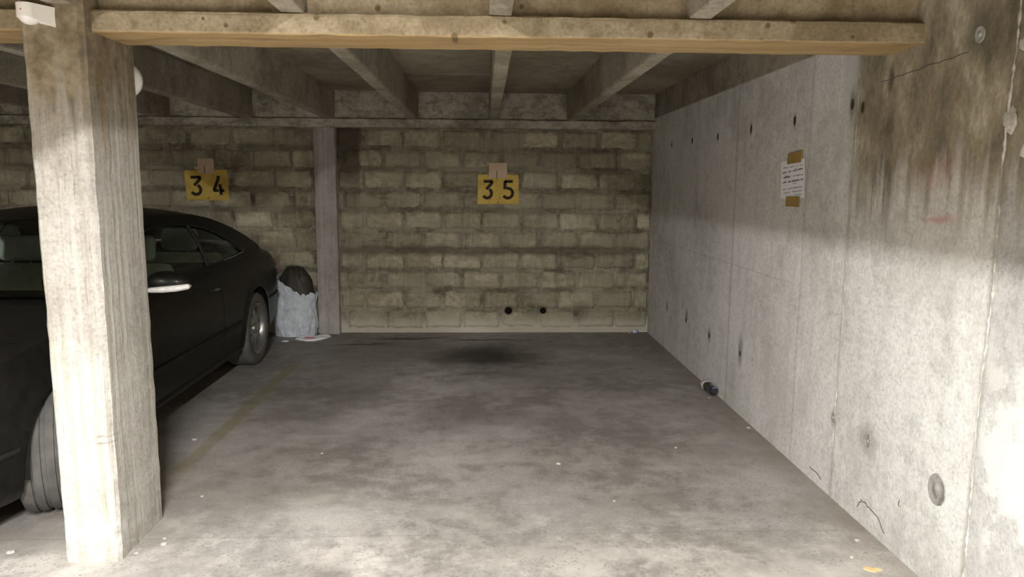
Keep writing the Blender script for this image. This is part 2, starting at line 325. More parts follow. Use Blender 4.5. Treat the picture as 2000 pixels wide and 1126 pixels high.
MAT['signal'] = plain('clear_signal_lens', (0.72, 0.70, 0.68), 0.15, 0.6, coat=0.8, var=0.1, nsc=40)
MAT['tail'] = plain('red_tail_lens', (0.16, 0.012, 0.010), 0.15, 0.6, coat=0.6)
MAT['head'] = plain('headlamp_lens', (0.16, 0.165, 0.17), 0.1, 0.6, coat=0.8)
m = M('tinted_glass'); nt = m.nt
tr_ = m.new('ShaderNodeBsdfTransparent'); tr_.inputs[0].default_value = (0.84, 0.94, 0.89, 1)
gl_ = m.new('ShaderNodeBsdfGlossy'); gl_.inputs['Roughness'].default_value = 0.05; gl_.inputs[0].default_value = (0.8, 0.9, 0.85, 1)
lw_ = m.new('ShaderNodeFresnel'); lw_.inputs[0].default_value = 1.5
mx_ = m.new('ShaderNodeMixShader'); nt.links.new(lw_.outputs[0], mx_.inputs[0]); nt.links.new(tr_.outputs[0], mx_.inputs[1]); nt.links.new(gl_.outputs[0], mx_.inputs[2])
nt.links.new(mx_.outputs[0], m.out.inputs[0]); MAT['glass'] = m.m

# ------------------------------------------------------------------ geometry helpers
def link(name, me, mat, parent=None, smooth=False, loc=None):
    o = bpy.data.objects.new(name, me); COL.objects.link(o)
    if mat is not None and not me.materials: me.materials.append(MAT[mat] if isinstance(mat, str) else mat)
    if smooth:
        me.polygons.foreach_set('use_smooth', [True]*len(me.polygons)); me.set_sharp_from_angle(angle=math.radians(42))
    if parent is not None: o.parent = parent
    if loc is not None: o.location = loc
    return o
def mesh(name, v, f, mat, parent=None, smooth=False, loc=None):
    me = bpy.data.meshes.new(name); me.from_pydata([tuple(map(float, p)) for p in v], [], f); me.update()
    return link(name, me, mat, parent, smooth, loc)
def from_bm(name, bm, mat, parent=None, smooth=False, loc=None):
    bmesh.ops.recalc_face_normals(bm, faces=bm.faces)
    me = bpy.data.meshes.new(name); bm.to_mesh(me); bm.free(); return link(name, me, mat, parent, smooth, loc)
def add_box(bm, x0, x1, y0, y1, z0, z1, bev=0.0, seg=1):
    r = bmesh.ops.create_cube(bm, size=1.0)
    for v in r['verts']: v.co = Vector(((x0+x1)/2+v.co.x*(x1-x0), (y0+y1)/2+v.co.y*(y1-y0), (z0+z1)/2+v.co.z*(z1-z0)))
    if bev:
        es = list({e for v in r['verts'] for e in v.link_edges})
        bmesh.ops.bevel(bm, geom=es, offset=bev, segments=seg, affect='EDGES', profile=0.5)
def box(name, x0, x1, y0, y1, z0, z1, mat, parent=None, bev=0.0, seg=1, loc=None):
    bm = bmesh.new(); add_box(bm, x0, x1, y0, y1, z0, z1, bev, seg); return from_bm(name, bm, mat, parent, False, loc)
def empty(name, loc=(0, 0, 0), rz=0.0):
    o = bpy.data.objects.new(name, None); COL.objects.link(o); o.location = loc; o.rotation_euler = (0, 0, rz); o.empty_display_size = 0.1; return o
def tag(o, label=None, cat=None, group=None, kind=None):
    for k, v in (('label', label), ('category', cat), ('group', group), ('kind', kind)):
        if v: o[k] = v
    return o
def lathe(bm, prof, n=32, M4=None):
    rings = []
    for r, h in prof:
        rings.append([bm.verts.new((r*math.cos(2*PI*i/n), r*math.sin(2*PI*i/n), h)) for i in range(n)] if r > 1e-6 else [bm.verts.new((0, 0, h))])
    for a, b in zip(rings, rings[1:]):
        for i in range(n):
            j = (i+1) % n
            if len(a) == 1 and len(b) == 1: continue
            if len(a) == 1: bm.faces.new((a[0], b[i], b[j]))
            elif len(b) == 1: bm.faces.new((a[i], a[j], b[0]))
            else: bm.faces.new((a[i], a[j], b[j], b[i]))
    if M4 is not None: bmesh.ops.transform(bm, matrix=M4, verts=[v for r in rings for v in r])
def tube(bm, pts, r, n=8, closed=False):
    pts = [Vector(p) for p in pts]; N = len(pts); rings = []
    for i, p in enumerate(pts):
        t = (pts[(i+1) % N]-pts[i-1]) if closed else (pts[min(i+1, N-1)]-pts[max(i-1, 0)])
        t.normalize(); a = t.cross(Vector((0, 0, 1)))
        if a.length < 1e-3: a = t.cross(Vector((1, 0, 0)))
        a.normalize(); b = t.cross(a); rr = r[i] if hasattr(r, '__len__') else r
        rings.append([bm.verts.new(p+rr*(math.cos(2*PI*k/n)*a+math.sin(2*PI*k/n)*b)) for k in range(n)])
    for i in range(N if closed else N-1):
        A, B = rings[i], rings[(i+1) % N]
        for k in range(n): bm.faces.new((A[k], A[(k+1) % n], B[(k+1) % n], B[k]))
    if not closed: bm.faces.new(rings[0][::-1]); bm.faces.new(rings[-1])
def stroke(bm, pts, w, yz, thick=0.002):
    """flat pen or brush stroke: polyline pts (u,v), width w; yz maps (u,v,h)->xyz"""
    P = [Vector((p[0], p[1])) for p in pts]; L = []; R_ = []
    for i, p in enumerate(P):
        t = (P[min(i+1, len(P)-1)]-P[max(i-1, 0)]).normalized(); nrm = Vector((-t.y, t.x))*w/2
        L.append(p+nrm); R_.append(p-nrm)
    top = [[bm.verts.new(yz(a.x, a.y, thick)), bm.verts.new(yz(b.x, b.y, thick))] for a, b in zip(L, R_)]
    bot = [[bm.verts.new(yz(a.x, a.y, 0)), bm.verts.new(yz(b.x, b.y, 0))] for a, b in zip(L, R_)]
    for i in range(len(P)-1):
        bm.faces.new((top[i][0], top[i+1][0], top[i+1][1], top[i][1]))
        bm.faces.new((top[i][0], bot[i][0], bot[i+1][0], top[i+1][0]))
        bm.faces.new((top[i][1], top[i+1][1], bot[i+1][1], bot[i][1]))
    for i in (0, -1): bm.faces.new((top[i][0], top[i][1], bot[i][1], bot[i][0]))
def pchip(xs, ys):
    xs = np.array(xs, float); ys = np.array(ys, float); h = np.diff(xs); d = np.diff(ys)/h; mm = np.zeros(len(xs))
    for i in range(1, len(xs)-1):
        if d[i-1]*d[i] > 0:
            w1 = 2*h[i]+h[i-1]; w2 = h[i]+2*h[i-1]; mm[i] = (w1+w2)/(w1/d[i-1]+w2/d[i])
    mm[0] = d[0]; mm[-1] = d[-1]
    def f(x):
        x = min(max(x, xs[0]), xs[-1]); i = min(max(int(np.searchsorted(xs, x))-1, 0), len(h)-1); t = (x-xs[i])/h[i]
        return float((2*t**3-3*t**2+1)*ys[i]+(t**3-2*t**2+t)*h[i]*mm[i]+(-2*t**3+3*t**2)*ys[i+1]+(t**3-t**2)*h[i]*mm[i+1])
    return f

# ------------------------------------------------------------------ the setting
fl = box('floor', XL, XR+0.2, YF, D+0.2, -0.15, 0.0, 'floor'); tag(fl, kind='structure')

# right wall: box with tie plugs, formwork fins and cracks
wr = box('wall_right', XR, XR+0.2, YF, D+0.2, 0.0, ZC+0.2, 'wall_right'); tag(wr, kind='structure')
rw = lambda u, v, h: (XR-h, u, v)
for yy, zz in ((3.945, 1.84), (4.592, 1.845), (5.247, 1.84), (5.896, 1.85), (6.542, 1.855), (3.328, 1.86), (3.233, 1.835), (5.239, .386), (5.862, .386), (4.586, .402)):
    bm = bmesh.new(); lathe(bm, [(0.015, 0.0), (0.014, 0.0015), (0.009, 0.002), (0.008, 0.001), (0.0, 0.0008)], 18, Matrix.Translation((XR, yy, zz)) @ Matrix.Rotation(-PI/2, 4, 'Y') @ Matrix.Diagonal((1.7 if zz > 1 else 1.2, 1, 1, 1)))
    from_bm('tie_hole', bm, 'plug_dark', wr, True)
for yy, zz, s in ((2.491, .379, .95), (2.981, .389, .45), (3.296, .391, .35), (2.486, 2.0, .45)):
    bm = bmesh.new(); lathe(bm, [(0.055*s, 0.0), (0.053*s, 0.004), (0.046*s, 0.004), (0.040*s, 0.0015), (0.020*s, 0.0015), (0.014*s, 0.006), (0.0, 0.008)], 26, Matrix.Translation((XR, yy, zz)) @ Matrix.Rotation(-PI/2, 4, 'Y') @ Matrix.Diagonal((1.15, 1, 1, 1)))
    p = from_bm('tie_plug', bm, 'plug', wr, True)
def fin(y0, z0, z1, w, h, seed, drop=0.25):
    rnd = random.Random(seed); v = []; f = []; n = int((z1-z0)/0.018); k = 0; on = True
    for i in range(n+1):
        z = z0+(z1-z0)*i/n; a = w*(0.4+0.9*rnd.random()); hh = h*(0.3+rnd.random()); y = y0+0.006*math.sin(z*7+seed)+0.003*rnd.uniform(-1, 1)
        if rnd.random() < drop: hh *= 0.15; a *= 0.5
        v += [(XR+0.001, y-a, z), (XR-hh, y-a*0.4, z), (XR-hh, y+a*0.4, z), (XR+0.001, y+a, z)]
        if i:
            b = 4*i; f += [(b-4+j, b-3+j, b+1+j, b+j) for j in range(3)]
    return mesh('formwork_fin', v, f, 'fin', wr, True)
fin(2.312, 0.02, 2.33, 0.006, 0.005, 3, 0.5); fin(3.282, 0.15, 2.05, 0.003, 0.002, 5, 0.55)
def crack(pts, w, seed):
    rnd = random.Random(seed); out = []
    for (a, b), (c_, d_) in zip(pts, pts[1:]):
        for t in np.linspace(0, 1, 6)[:-1]: out.append((a+(c_-a)*t+rnd.uniform(-.005, .005), b+(d_-b)*t+rnd.uniform(-.004, .004)))
    out.append(pts[-1]); bm = bmesh.new(); stroke(bm, out, w, rw, 0.0012); return from_bm('crack', bm, 'crack', wr)
crack([(3.03, 0.06), (2.996, 0.112), (2.93, 0.105), (2.86, 0.095), (2.80, 0.05)], 0.004, 1)
crack([(3.50, 0.058), (3.42, 0.06), (3.38, 0.045)], 0.004, 2)
crack([(3.10, 1.925), (2.90, 1.935), (2.70, 1.945), (2.54, 1.95)], 0.0028, 3)
crack([(2.72, 0.24), (2.715, 0.21)], 0.004, 4)
# rendered stone edge at the top of the outer panel
for k, (yy, zz, ry, rz) in enumerate(((2.30, 1.70, .035, .05), (2.26, 1.93, .045, .03), (2.22, 1.60, .03, .03), (2.24, 2.03, .05, .03), (2.20, 1.80, .05, .03))):
    bm = bmesh.new(); bmesh.ops.create_icosphere(bm, subdivisions=3, radius=1.0)
    from mathutils import noise as NZ_
    for v in bm.verts:
        d_ = v.co.copy(); q = 1+.45*NZ_.noise(d_*1.4+Vector((k*3.1, 0, 0)))+.16*NZ_.noise(d_*4+Vector((0, k, 0))); v.co = Vector((XR+d_.x*0.006*q, yy+d_.y*ry*.8*q, zz+d_.z*rz*.8*q))
    from_bm('mortar_lump', bm, 'fin', wr, True)

# back wall: mortar bed with single blocks
wb_ = box('wall_back', XL, XR+0.2, D, D+0.2, 0.0, ZC+0.2, 'mortar'); tag(wb_, kind='structure')
BM_ = []
for k in range(8):
    bm = bmesh.new(); rnd = random.Random(100+k); hw, hh = 0.185, 0.086; nx, nz = 9, 5; g = []
    for i in range(nx):
        row = []
        for j in range(nz):
            x = -hw+2*hw*i/(nx-1); z = -hh+2*hh*j/(nz-1); e = (i in (0, nx-1)) or (j in (0, nz-1)); c_ = (i in (0, nx-1)) and (j in (0, nz-1))
            y = -0.005+rnd.uniform(-.0015, .0015)
            if e: x += rnd.uniform(-.016, .006)*(1 if x > 0 else -1)*(i in (0, nx-1)); z += rnd.uniform(-.018, .006)*(1 if z > 0 else -1)*(j in (0, nz-1)); y = -0.0012
            if c_: y = 0.0
            row.append(bm.verts.new((x, y, z)))
        g.append(row)
    for i in range(nx-1):
        for j in range(nz-1): bm.faces.new((g[i][j], g[i+1][j], g[i+1][j+1], g[i][j+1]))
    per = [g[i][0] for i in range(nx)]+[g[nx-1][j] for j in range(1, nz)]+[g[i][nz-1] for i in range(nx-2, -1, -1)]+[g[0][j] for j in range(nz-2, 0, -1)]
    bk = [bm.verts.new((p.co.x, 0.012, p.co.z)) for p in per]
    for a in range(len(per)): b = (a+1) % len(per); bm.faces.new((per[b], per[a], bk[a], bk[b]))
    me = bpy.data.meshes.new('concrete_block'); bm.to_mesh(me); bm.free(); me.materials.append(MAT['block'])
    me.polygons.foreach_set('use_smooth', [True]*len(me.polygons)); BM_.append(me)
rnd = random.Random(5)
def bay_blocks(x0, x1, ph):
    pitch = 0.388
    for r in range(10):
        z = 0.135+0.2*r
        if z+0.09 > ZB: continue
        off = (0.194 if r % 2 else 0.0)+ph; i = -1
        while True:
            a = x0+off+pitch*i+rnd.uniform(-.006, .006); b = a+pitch; i += 1
            if a >= x1-0.04: break
            lo = max(a+0.009, x0+0.006); hi = min(b-0.009, x1-0.006)
            if hi-lo < 0.05: continue
            o = bpy.data.objects.new('concrete_block', rnd.choice(BM_)); COL.objects.link(o); o.parent = wb_
            o.location = ((lo+hi)/2, D-rnd.uniform(-0.0025, 0.0035), z+rnd.uniform(-.004, .004))
            o.scale = ((hi-lo)/0.37, 1, 1)
bay_blocks(-1.443, XR, 0.06); bay_blocks(-4.70, -1.649, 0.1)

box('wall_left', XL-0.2, XL, YF, D+0.2, 0.0, ZC+0.2, 'plain_wall')['kind'] = 'structure'
box('wall_front', XL, XR+0.2, YF-0.2, YF, 0.0, ZC+0.2, 'plain_wall')['kind'] = 'structure'

# ceiling: cast slab with precast infill panels lying between the joists
ce = box('ceiling', XL, XR, 3.0, D, ZC+0.03, ZC+0.2, 'slab'); tag(ce, kind='structure')
ca = box('ceiling_aisle', XL, XR, YF, 3.0, ZC, ZC+0.2, 'slab'); tag(ca, kind='structure')
HW = 0.043
edges = [XL]+[v for x in JX for v in (x-HW, x+HW)]+[XR-0.02]
for g0, g1 in zip(edges[0::2], edges[1::2]):
    if g1 < -5.5: continue
    ys = [3.02, 3.75, 4.9, 6.05, 7.19]
    for a, b in zip(ys, ys[1:]):
        box('infill_panel', g0-0.01, g1+0.01, a+0.004, b-0.004, ZC+random.uniform(-0.004, 0.004), ZC+0.04, 'slab', ce, 0.004)

# beams: inverted-T section carrying the joists on its ledges
def tbeam(name, x0, x1, y0, y1, w0, w1, mat, seed, soft=0.004):
    prof = [(y0, ZB+0.006), (y0+0.006, ZB), (y1-0.006, ZB), (y1, ZB+0.006), (y1, ZJ-0.006), (y1-0.008, ZJ-0.001), (w1, ZJ), (w1, ZC+0.15), (w0, ZC+0.15), (w0, ZJ), (y0+0.008, ZJ-0.001), (y0, ZJ-0.006)]
    rn = random.Random(seed); n = max(2, int((x1-x0)/0.06)); v = []; f = []; K = len(prof)
    for i in range(n+1):
        x = x0+(x1-x0)*i/n
        for k, (y, z) in enumerate(prof):
            j = soft if k not in (6, 7, 8, 9) else 0.0
            v.append((x, y+rn.uniform(-j, j)*0.4, z+rn.uniform(-j, j)*0.5))
    for i in range(n):
        for k in range(K): k2 = (k+1) % K; f.append((i*K+k, i*K+k2, (i+1)*K+k2, (i+1)*K+k))
    f.append(tuple(range(K))[::-1]); f.append(tuple(n*K+k for k in range(K)))
    return mesh(name, v, f, mat)
bm_f = tbeam('concrete_beam', -1.44, XR+0.01, 2.811, 3.077, 2.872, 3.016, 'beam', 1)
tag(bm_f, 'tan concrete ledge beam spanning from the front column to the right wall', 'beam')
bm_l = tbeam('concrete_beam', XL, -1.64, 2.811, 3.077, 2.872, 3.016, 'beam', 2)
tag(bm_l, 'tan concrete ledge beam on the motion detector side of the front column', 'beam')
bm_b = tbeam('concrete_beam', XL, XR+0.01, D-0.12, D+0.02, D-0.07, D+0.02, 'beam_back', 3, 0.008)
tag(bm_b, 'grey concrete ledge beam running along the top of the block wall', 'beam')

# columns
def column(name, x0, x1, y0, y1, z1, mat, ch, seed, hau=False):
    rn = random.Random(seed); n = 40; v = []; f = []
    for i in range(n+1):
        z = z1*i/n; e = lambda: rn.uniform(-.0022, .0022)
        ring = [(x0+e(), y0+ch*.5), (x0+ch*.5, y0+e()), (x1-ch, y0+e()), (x1+e(), y0+ch), (x1+e(), y1-ch*.4), (x1-ch*.4, y1), (x0+.004, y1), (x0, y1-.004)]
        v += [(x, y, z) for x, y in ring]
    K = 8
    for i in range(n):
        for k in range(K): f.append((i*K+k, i*K+(k+1) % K, (i+1)*K+(k+1) % K, (i+1)*K+k))
    f.append(tuple(range(K))[::-1]); f.append(tuple(n*K+k for k in range(K)))
    return mesh(name, v, f, mat)
co = column('concrete_column', -1.647, -1.434, 2.745, 3.125, ZC, 'column', 0.016, 4)
tag(co, 'pale free-standing concrete column in front of the black car', 'column')
# mortar haunch where the beam meets the column
bm = bmesh.new(); hv = []
for i in range(9):
    t = i/8; zz = ZB+0.07-0.06*t; ww = 0.055*(1-t)**2+0.002
    hv.append([bm.verts.new((-1.436, 2.806, zz)), bm.verts.new((-1.436+ww, 2.812, zz)), bm.verts.new((-1.436+ww, 3.07, zz)), bm.verts.new((-1.436, 3.08, zz))])
for a, b in zip(hv, hv[1:]):
    for k in range(3): bm.faces.new((a[k], a[k+1], b[k+1], b[k]))
from_bm('mortar_haunch', bm, 'column', co)
cb = column('concrete_pilaster', -1.649, -1.443, 7.185, D+0.004, ZB+0.002, 'column_back', 0.006, 6)
tag(cb, 'narrow concrete pilaster standing between the two numbered block wall bays', 'column')

# joists
def joist(x, y0, y1, mat, label, seed, group):
    rn = random.Random(seed); prof = [(-HW+.004, ZJ), (HW-.004, ZJ), (HW, ZJ+.004), (HW+.004, ZC-.003), (-HW-.004, ZC-.003), (-HW, ZJ+.004)]; n = 24; v = []; f = []; K = 6
    for i in range(n+1):
        y = y0+(y1-y0)*i/n
        for a, z in prof: v.append((x+a+rn.uniform(-.002, .002), y, z+rn.uniform(-.002, .002)*(z < ZC)))
    for i in range(n):
        for k in range(K): f.append((i*K+k, i*K+(k+1) % K, (i+1)*K+(k+1) % K, (i+1)*K+k))
    f.append(tuple(range(K))[::-1]); f.append(tuple(n*K+k for k in range(K)))
    o = mesh('concrete_joist', v, f, mat); tag(o, label, 'joist', group)
    if y0 > 0:      # smooth precast sole under each bay joist
        v = []; f = []
        for i in range(n+1):
            y = y0+0.03+(y1-y0-0.06)*i/n; w = HW-.002+rn.uniform(-.002, .002)
            v += [(x-w, y, ZJ+.004), (x-w+.003, y, ZJ-.006), (x+w-.003, y, ZJ-.006), (x+w, y, ZJ+.004)]
        for i in range(n):
            for k in range(3): f.append((i*4+k, i*4+k+1, i*4+k+5, i*4+k+4))
        mesh('joist_sole', v, f, 'joist', o)
    return o
for i, x in enumerate(JX):
    if x < -5.5: continue
    lab = {0.846: 'dark bay joist between the number 35 plate and the right wall', 0.09: 'dark bay joist running straight above the number 35 plate',
           -0.68: 'dark bay joist between the number 35 plate and the pilaster', -1.48: 'dark bay joist landing above the pilaster',
           -2.26: 'dark bay joist above the car between the number 34 plate and pilaster', -3.04: 'dark bay joist first past the number 34 plate, away from the pilaster',
           -3.82: 'dark bay joist second past the number 34 plate, away from the pilaster', -4.61: 'dark bay joist third past the number 34 plate, away from the pilaster',
           -5.40: 'dark bay joist fourth past the number 34 plate, away from the pilaster'}[x]
    joist(x, 3.005, D-0.06, 'joist', lab, i, 'joists over the parking bays')
ej = box('edge_joist', XR-0.012, XR+0.05, 3.07, D-0.06, ZJ+0.035, ZC+0.05, 'joist', None, 0.003)
tag(ej, 'dark edge joist lying along the top of the right wall', 'joist')
AJ = [x-0.03 for x in JX]
for i, x in enumerate(AJ):
    if x < -5.6: continue
    lab = {0.846: 'tan aisle joist end on the beam ledge nearest the right wall', 0.09: 'tan aisle joist end seated at the middle of the front beam',
           -0.68: 'tan aisle joist end on the beam ledge nearest the front column'}.get(JX[i], 'tan aisle joist ' + {-1.48: 'seated on top of the front column', -2.26: 'first', -3.04: 'second', -3.82: 'third', -4.61: 'fourth', -5.40: 'fifth'}.get(JX[i], '') + ('' if JX[i] == -1.48 else ' past the front column on the car side'))
    joist(x+0.03 if False else x, -3.0, 2.885, 'joist', lab, 50+i, 'aisle joists beyond the front column' if JX[i] < -1 else None)
ob = tbeam('concrete_beam', XL, XR+0.01, -3.2, -2.94, -3.14, -3.0, 'beam', 8)
tag(ob, 'concrete ledge beam on the far side of the driving aisle', 'beam')

# aisle lamps: fluorescent battens screwed to the slab
for (lx, ly, lw) in LAMPS:
    lo = empty('batten_lamp', (lx, ly, ZC)); tag(lo, 'white fluorescent batten lamp fixed to the aisle ceiling between joists', 'lamp', 'aisle ceiling lamps')
    box('housing', -0.03, 0.03, -0.64, 0.64, -0.035, 0.0, 'lamp_metal', lo, 0.006)
    bm = bmesh.new(); tube(bm, [(0, -0.60, -0.052), (0, 0.60, -0.052)], 0.014, 12); from_bm('tube_offscreen', bm, 'tube', lo, True)
    for s in (-1, 1): box('end_cap', -0.016, 0.016, s*0.62-0.018, s*0.62+0.018, -0.068, -0.03, 'white_plastic', lo, 0.003)
    ld = bpy.data.lights.new('aisle_lamp_offscreen', 'AREA'); ld.shape = 'RECTANGLE'; ld.size = 0.04; ld.size_y = 1.2; ld.energy = lw; ld.color = LAMP_COL
    lob = bpy.data.objects.new('aisle_lamp_offscreen', ld); COL.objects.link(lob); lob.location = (lx, ly, ZC-0.070)
# ------------------------------------------------------------------ the car
CX, CY = -2.72, 2.45
car = empty('car', (CX, CY, 0)); tag(car, 'black two-door coupe parked nose out behind the pale column', 'car')
L = 4.57
fw = pchip([0, .04, .12, .3, .6, .9, 1.6, 3.0, 3.6, 4.05, 4.32, 4.48, 4.55, 4.57], [.50, .60, .70, .785, .835, .855, .861, .861, .852, .825, .785, .72, .62, .52])
fzs = pchip([0, .06, .2, .5, .85, 1.3, 2.0, 3.0, 3.6, 4.2, 4.5, 4.57], [.52, .60, .66, .745, .805, .855, .865, .885, .895, .875, .83, .76])
fzb = pchip([0, .1, .4, .9, 1.3, 3.0, 3.5, 4.1, 4.45, 4.57], [.26, .20, .17, .17, .18, .18, .18, .20, .26, .33])
fzc = pchip([0, .06, .2, .5, .85, 1.25, 1.5], [.58, .66, .735, .80, .86, .915, .93])      # bonnet centre line
fzd = pchip([3.7, 4.0, 4.3, 4.46, 4.54, 4.57], [.985, .985, .965, .945, .90, .82])           # boot lid centre line
fside = pchip([0, .08, .25, .5, .72, .86, .95, 1], [.925, .965, .99, 1.0, .995, .975, .95, .915])
def sx(y, z):
    b, t = fzb(y), fzs(y); return fw(y)*fside(min(max((z-b)/(t-b), 0), 1))
WH = [0.83, 3.52]; WR = 0.302; AR = 0.345; WZ = 0.302
V = []; Fc = []
NY = 200; NZ = 30; ysl = [L*i/NY for i in range(NY+1)]
ysl[0] = 0.0
def body_side(sgn, V, Fc):
    o0 = len(V); P2 = {}
    for i, y in enumerate(ysl):
        for j in range(NZ+1):
            b, t = fzb(y), fzs(y); z = b+(t-b)*j/NZ; yy = y
            for wy in WH:
                d = math.hypot(y-wy, z-WZ)
                if abs(d-AR) < 0.022 and d > 0: yy = wy+(y-wy)*AR/d; z = WZ+(z-WZ)*AR/d
            flare = 0.0
            for wy in WH:
                d = math.hypot(yy-wy, z-WZ); flare = max(flare, 0.012*max(0, 1-abs(d-AR)/0.07))
            V.append((sgn*(sx(yy, z)+flare), yy, z)); P2[(i, j)] = (yy, z)
    for i in range(NY):
        for j in range(NZ):
            cy = sum(P2[k][0] for k in ((i, j), (i+1, j), (i, j+1), (i+1, j+1)))/4; cz = sum(P2[k][1] for k in ((i, j), (i+1, j), (i, j+1), (i+1, j+1)))/4
            if any(math.hypot(cy-wy, cz-WZ) < AR-0.004 for wy in WH): continue
            q = [o0+i*(NZ+1)+j, o0+(i+1)*(NZ+1)+j, o0+(i+1)*(NZ+1)+j+1, o0+i*(NZ+1)+j+1]
            Fc.append(tuple(q if sgn > 0 else q[::-1]))
body_side(1, V, Fc); body_side(-1, V, Fc)
def gbx(y): return fw(y)*0.915-0.022        # half width where the glass meets the belt
fbelt = pchip([1.2, 2.0, 2.6, 3.2, 3.6, 4.0], [.885, .893, .902, .922, .945, .955])
# bonnet and boot lid tops (part of the painted body)
def top_patch(y0, y1, fz, n, V, Fc):
    o0 = len(V); K = 16
    for i in range(n+1):
        y = y0+(y1-y0)*i/n; w = sx(y, fzs(y)); zs, zc = fzs(y), fz(y)
        for k in range(-K, K+1):
            u = k/K; V.append((u*w, y, zs+(zc-zs)*(1-abs(u)**3.2)))
    for i in range(n):
        for k in range(2*K):
            a = o0+i*(2*K+1)+k; Fc.append((a, a+1, a+2*K+2, a+2*K+1)[::-1])
top_patch(0.0, 1.30, fzc, 50, V, Fc); top_patch(3.80, L, fzd, 40, V, Fc)
# belt shoulder beside the cabin
for sgn in (1, -1):
    o0 = len(V); n = 60
    for i in range(n+1):
        y = 1.28+(3.98-1.28)*i/n; a = sx(y, fzs(y)); b = gbx(y)
        V += [(sgn*a, y, fzs(y)), (sgn*(a*0.6+b*0.4), y, fzs(y)*0.45+fbelt(y)*0.55), (sgn*b, y, fbelt(y)), (sgn*(b-0.03), y, fbelt(y)-0.02)]
    for i in range(n):
        for k in range(3): a = o0+4*i+k; q = (a, a+4, a+5, a+1); Fc.append(q if sgn > 0 else q[::-1])
# nose and tail caps, floor pan
for yi in (0, NY):
    y = ysl[yi]; ring = []
    for sgn in (1, -1):
        o0 = 0 if sgn > 0 else (NY+1)*(NZ+1); idx = [o0+yi*(NZ+1)+j for j in range(NZ+1)]; ring += idx if sgn > 0 else idx[::-1]
    Fc.append(tuple(ring if yi else ring[::-1]))
body = mesh('body', V, Fc, 'paint', car, True)
# greenhouse
frail = pchip([1.28, 1.6, 1.95, 2.2, 2.5, 2.8, 3.1, 3.4, 3.7, 3.95], [.905, 1.085, 1.225, 1.262, 1.275, 1.265, 1.238, 1.165, 1.06, .965])
fwt = pchip([1.42, 1.6, 1.9, 2.18, 2.48, 2.8, 3.09, 3.3, 3.46], [.905, 1.02, 1.15, 1.20, 1.213, 1.19, 1.130, 1.04, .945])
fcrown = pchip([1.28, 1.95, 2.5, 3.1, 3.95], [.02, .055, .062, .058, .02])
def gx(y, z):
    dz = max(0.0, z-fbelt(y)); return gbx(y)-0.28*dz-0.72*dz*dz
V = []; Fc = []
def grid(rows, flip, V, Fc):
    o0 = len(V); n = len(rows[0])
    for r in rows: V.extend(r)
    for i in range(len(rows)-1):
        for k in range(n-1):
            a = o0+i*n+k; q = (a, a+1, a+n+1, a+n); Fc.append(q[::-1] if flip else q)
for sgn in (1, -1):
    rows = []     # side frame above and around the side glass
    for i in range(91):
        y = 1.28+(3.95-1.28)*i/90; lo = fwt(y) if 1.42 < y < 3.46 else fbelt(y)-0.01; hi = frail(y); hi = max(hi, lo+0.002)
        rows.append([(sgn*gx(y, lo+(hi-lo)*k/5), y, lo+(hi-lo)*k/5) for k in range(6)])
    grid(rows, sgn > 0, V, Fc)
def crown(y, u, bul=0.0):
    z = frail(y); x = gx(y, z); return (u*x, y-bul*(1-u*u), z+fcrown(y)*(1-abs(u)**2.4))
rows = [[crown(1.96+(3.12-1.96)*i/40, k/14, 0.05*(1-i/40)) for k in range(-14, 15)] for i in range(41)]
grid(rows, False, V, Fc)
roof = mesh('roof', V, Fc, 'paint', car, True)
ws = [[crown(1.28+(1.96-1.28)*i/24, k/14*0.97, 0.16-0.11*i/24) for k in range(-14, 15)] for i in range(25)]
V = []; Fc = []; grid(ws, False, V, Fc); mesh('windscreen', V, Fc, 'glass', car, True)
rg = [[crown(3.12+(3.92-3.12)*i/24, k/14*0.95, -0.10*i/24) for k in range(-14, 15)] for i in range(25)]
V = []; Fc = []; grid(rg, False, V, Fc); mesh('rear_window', V, Fc, 'glass', car, True)
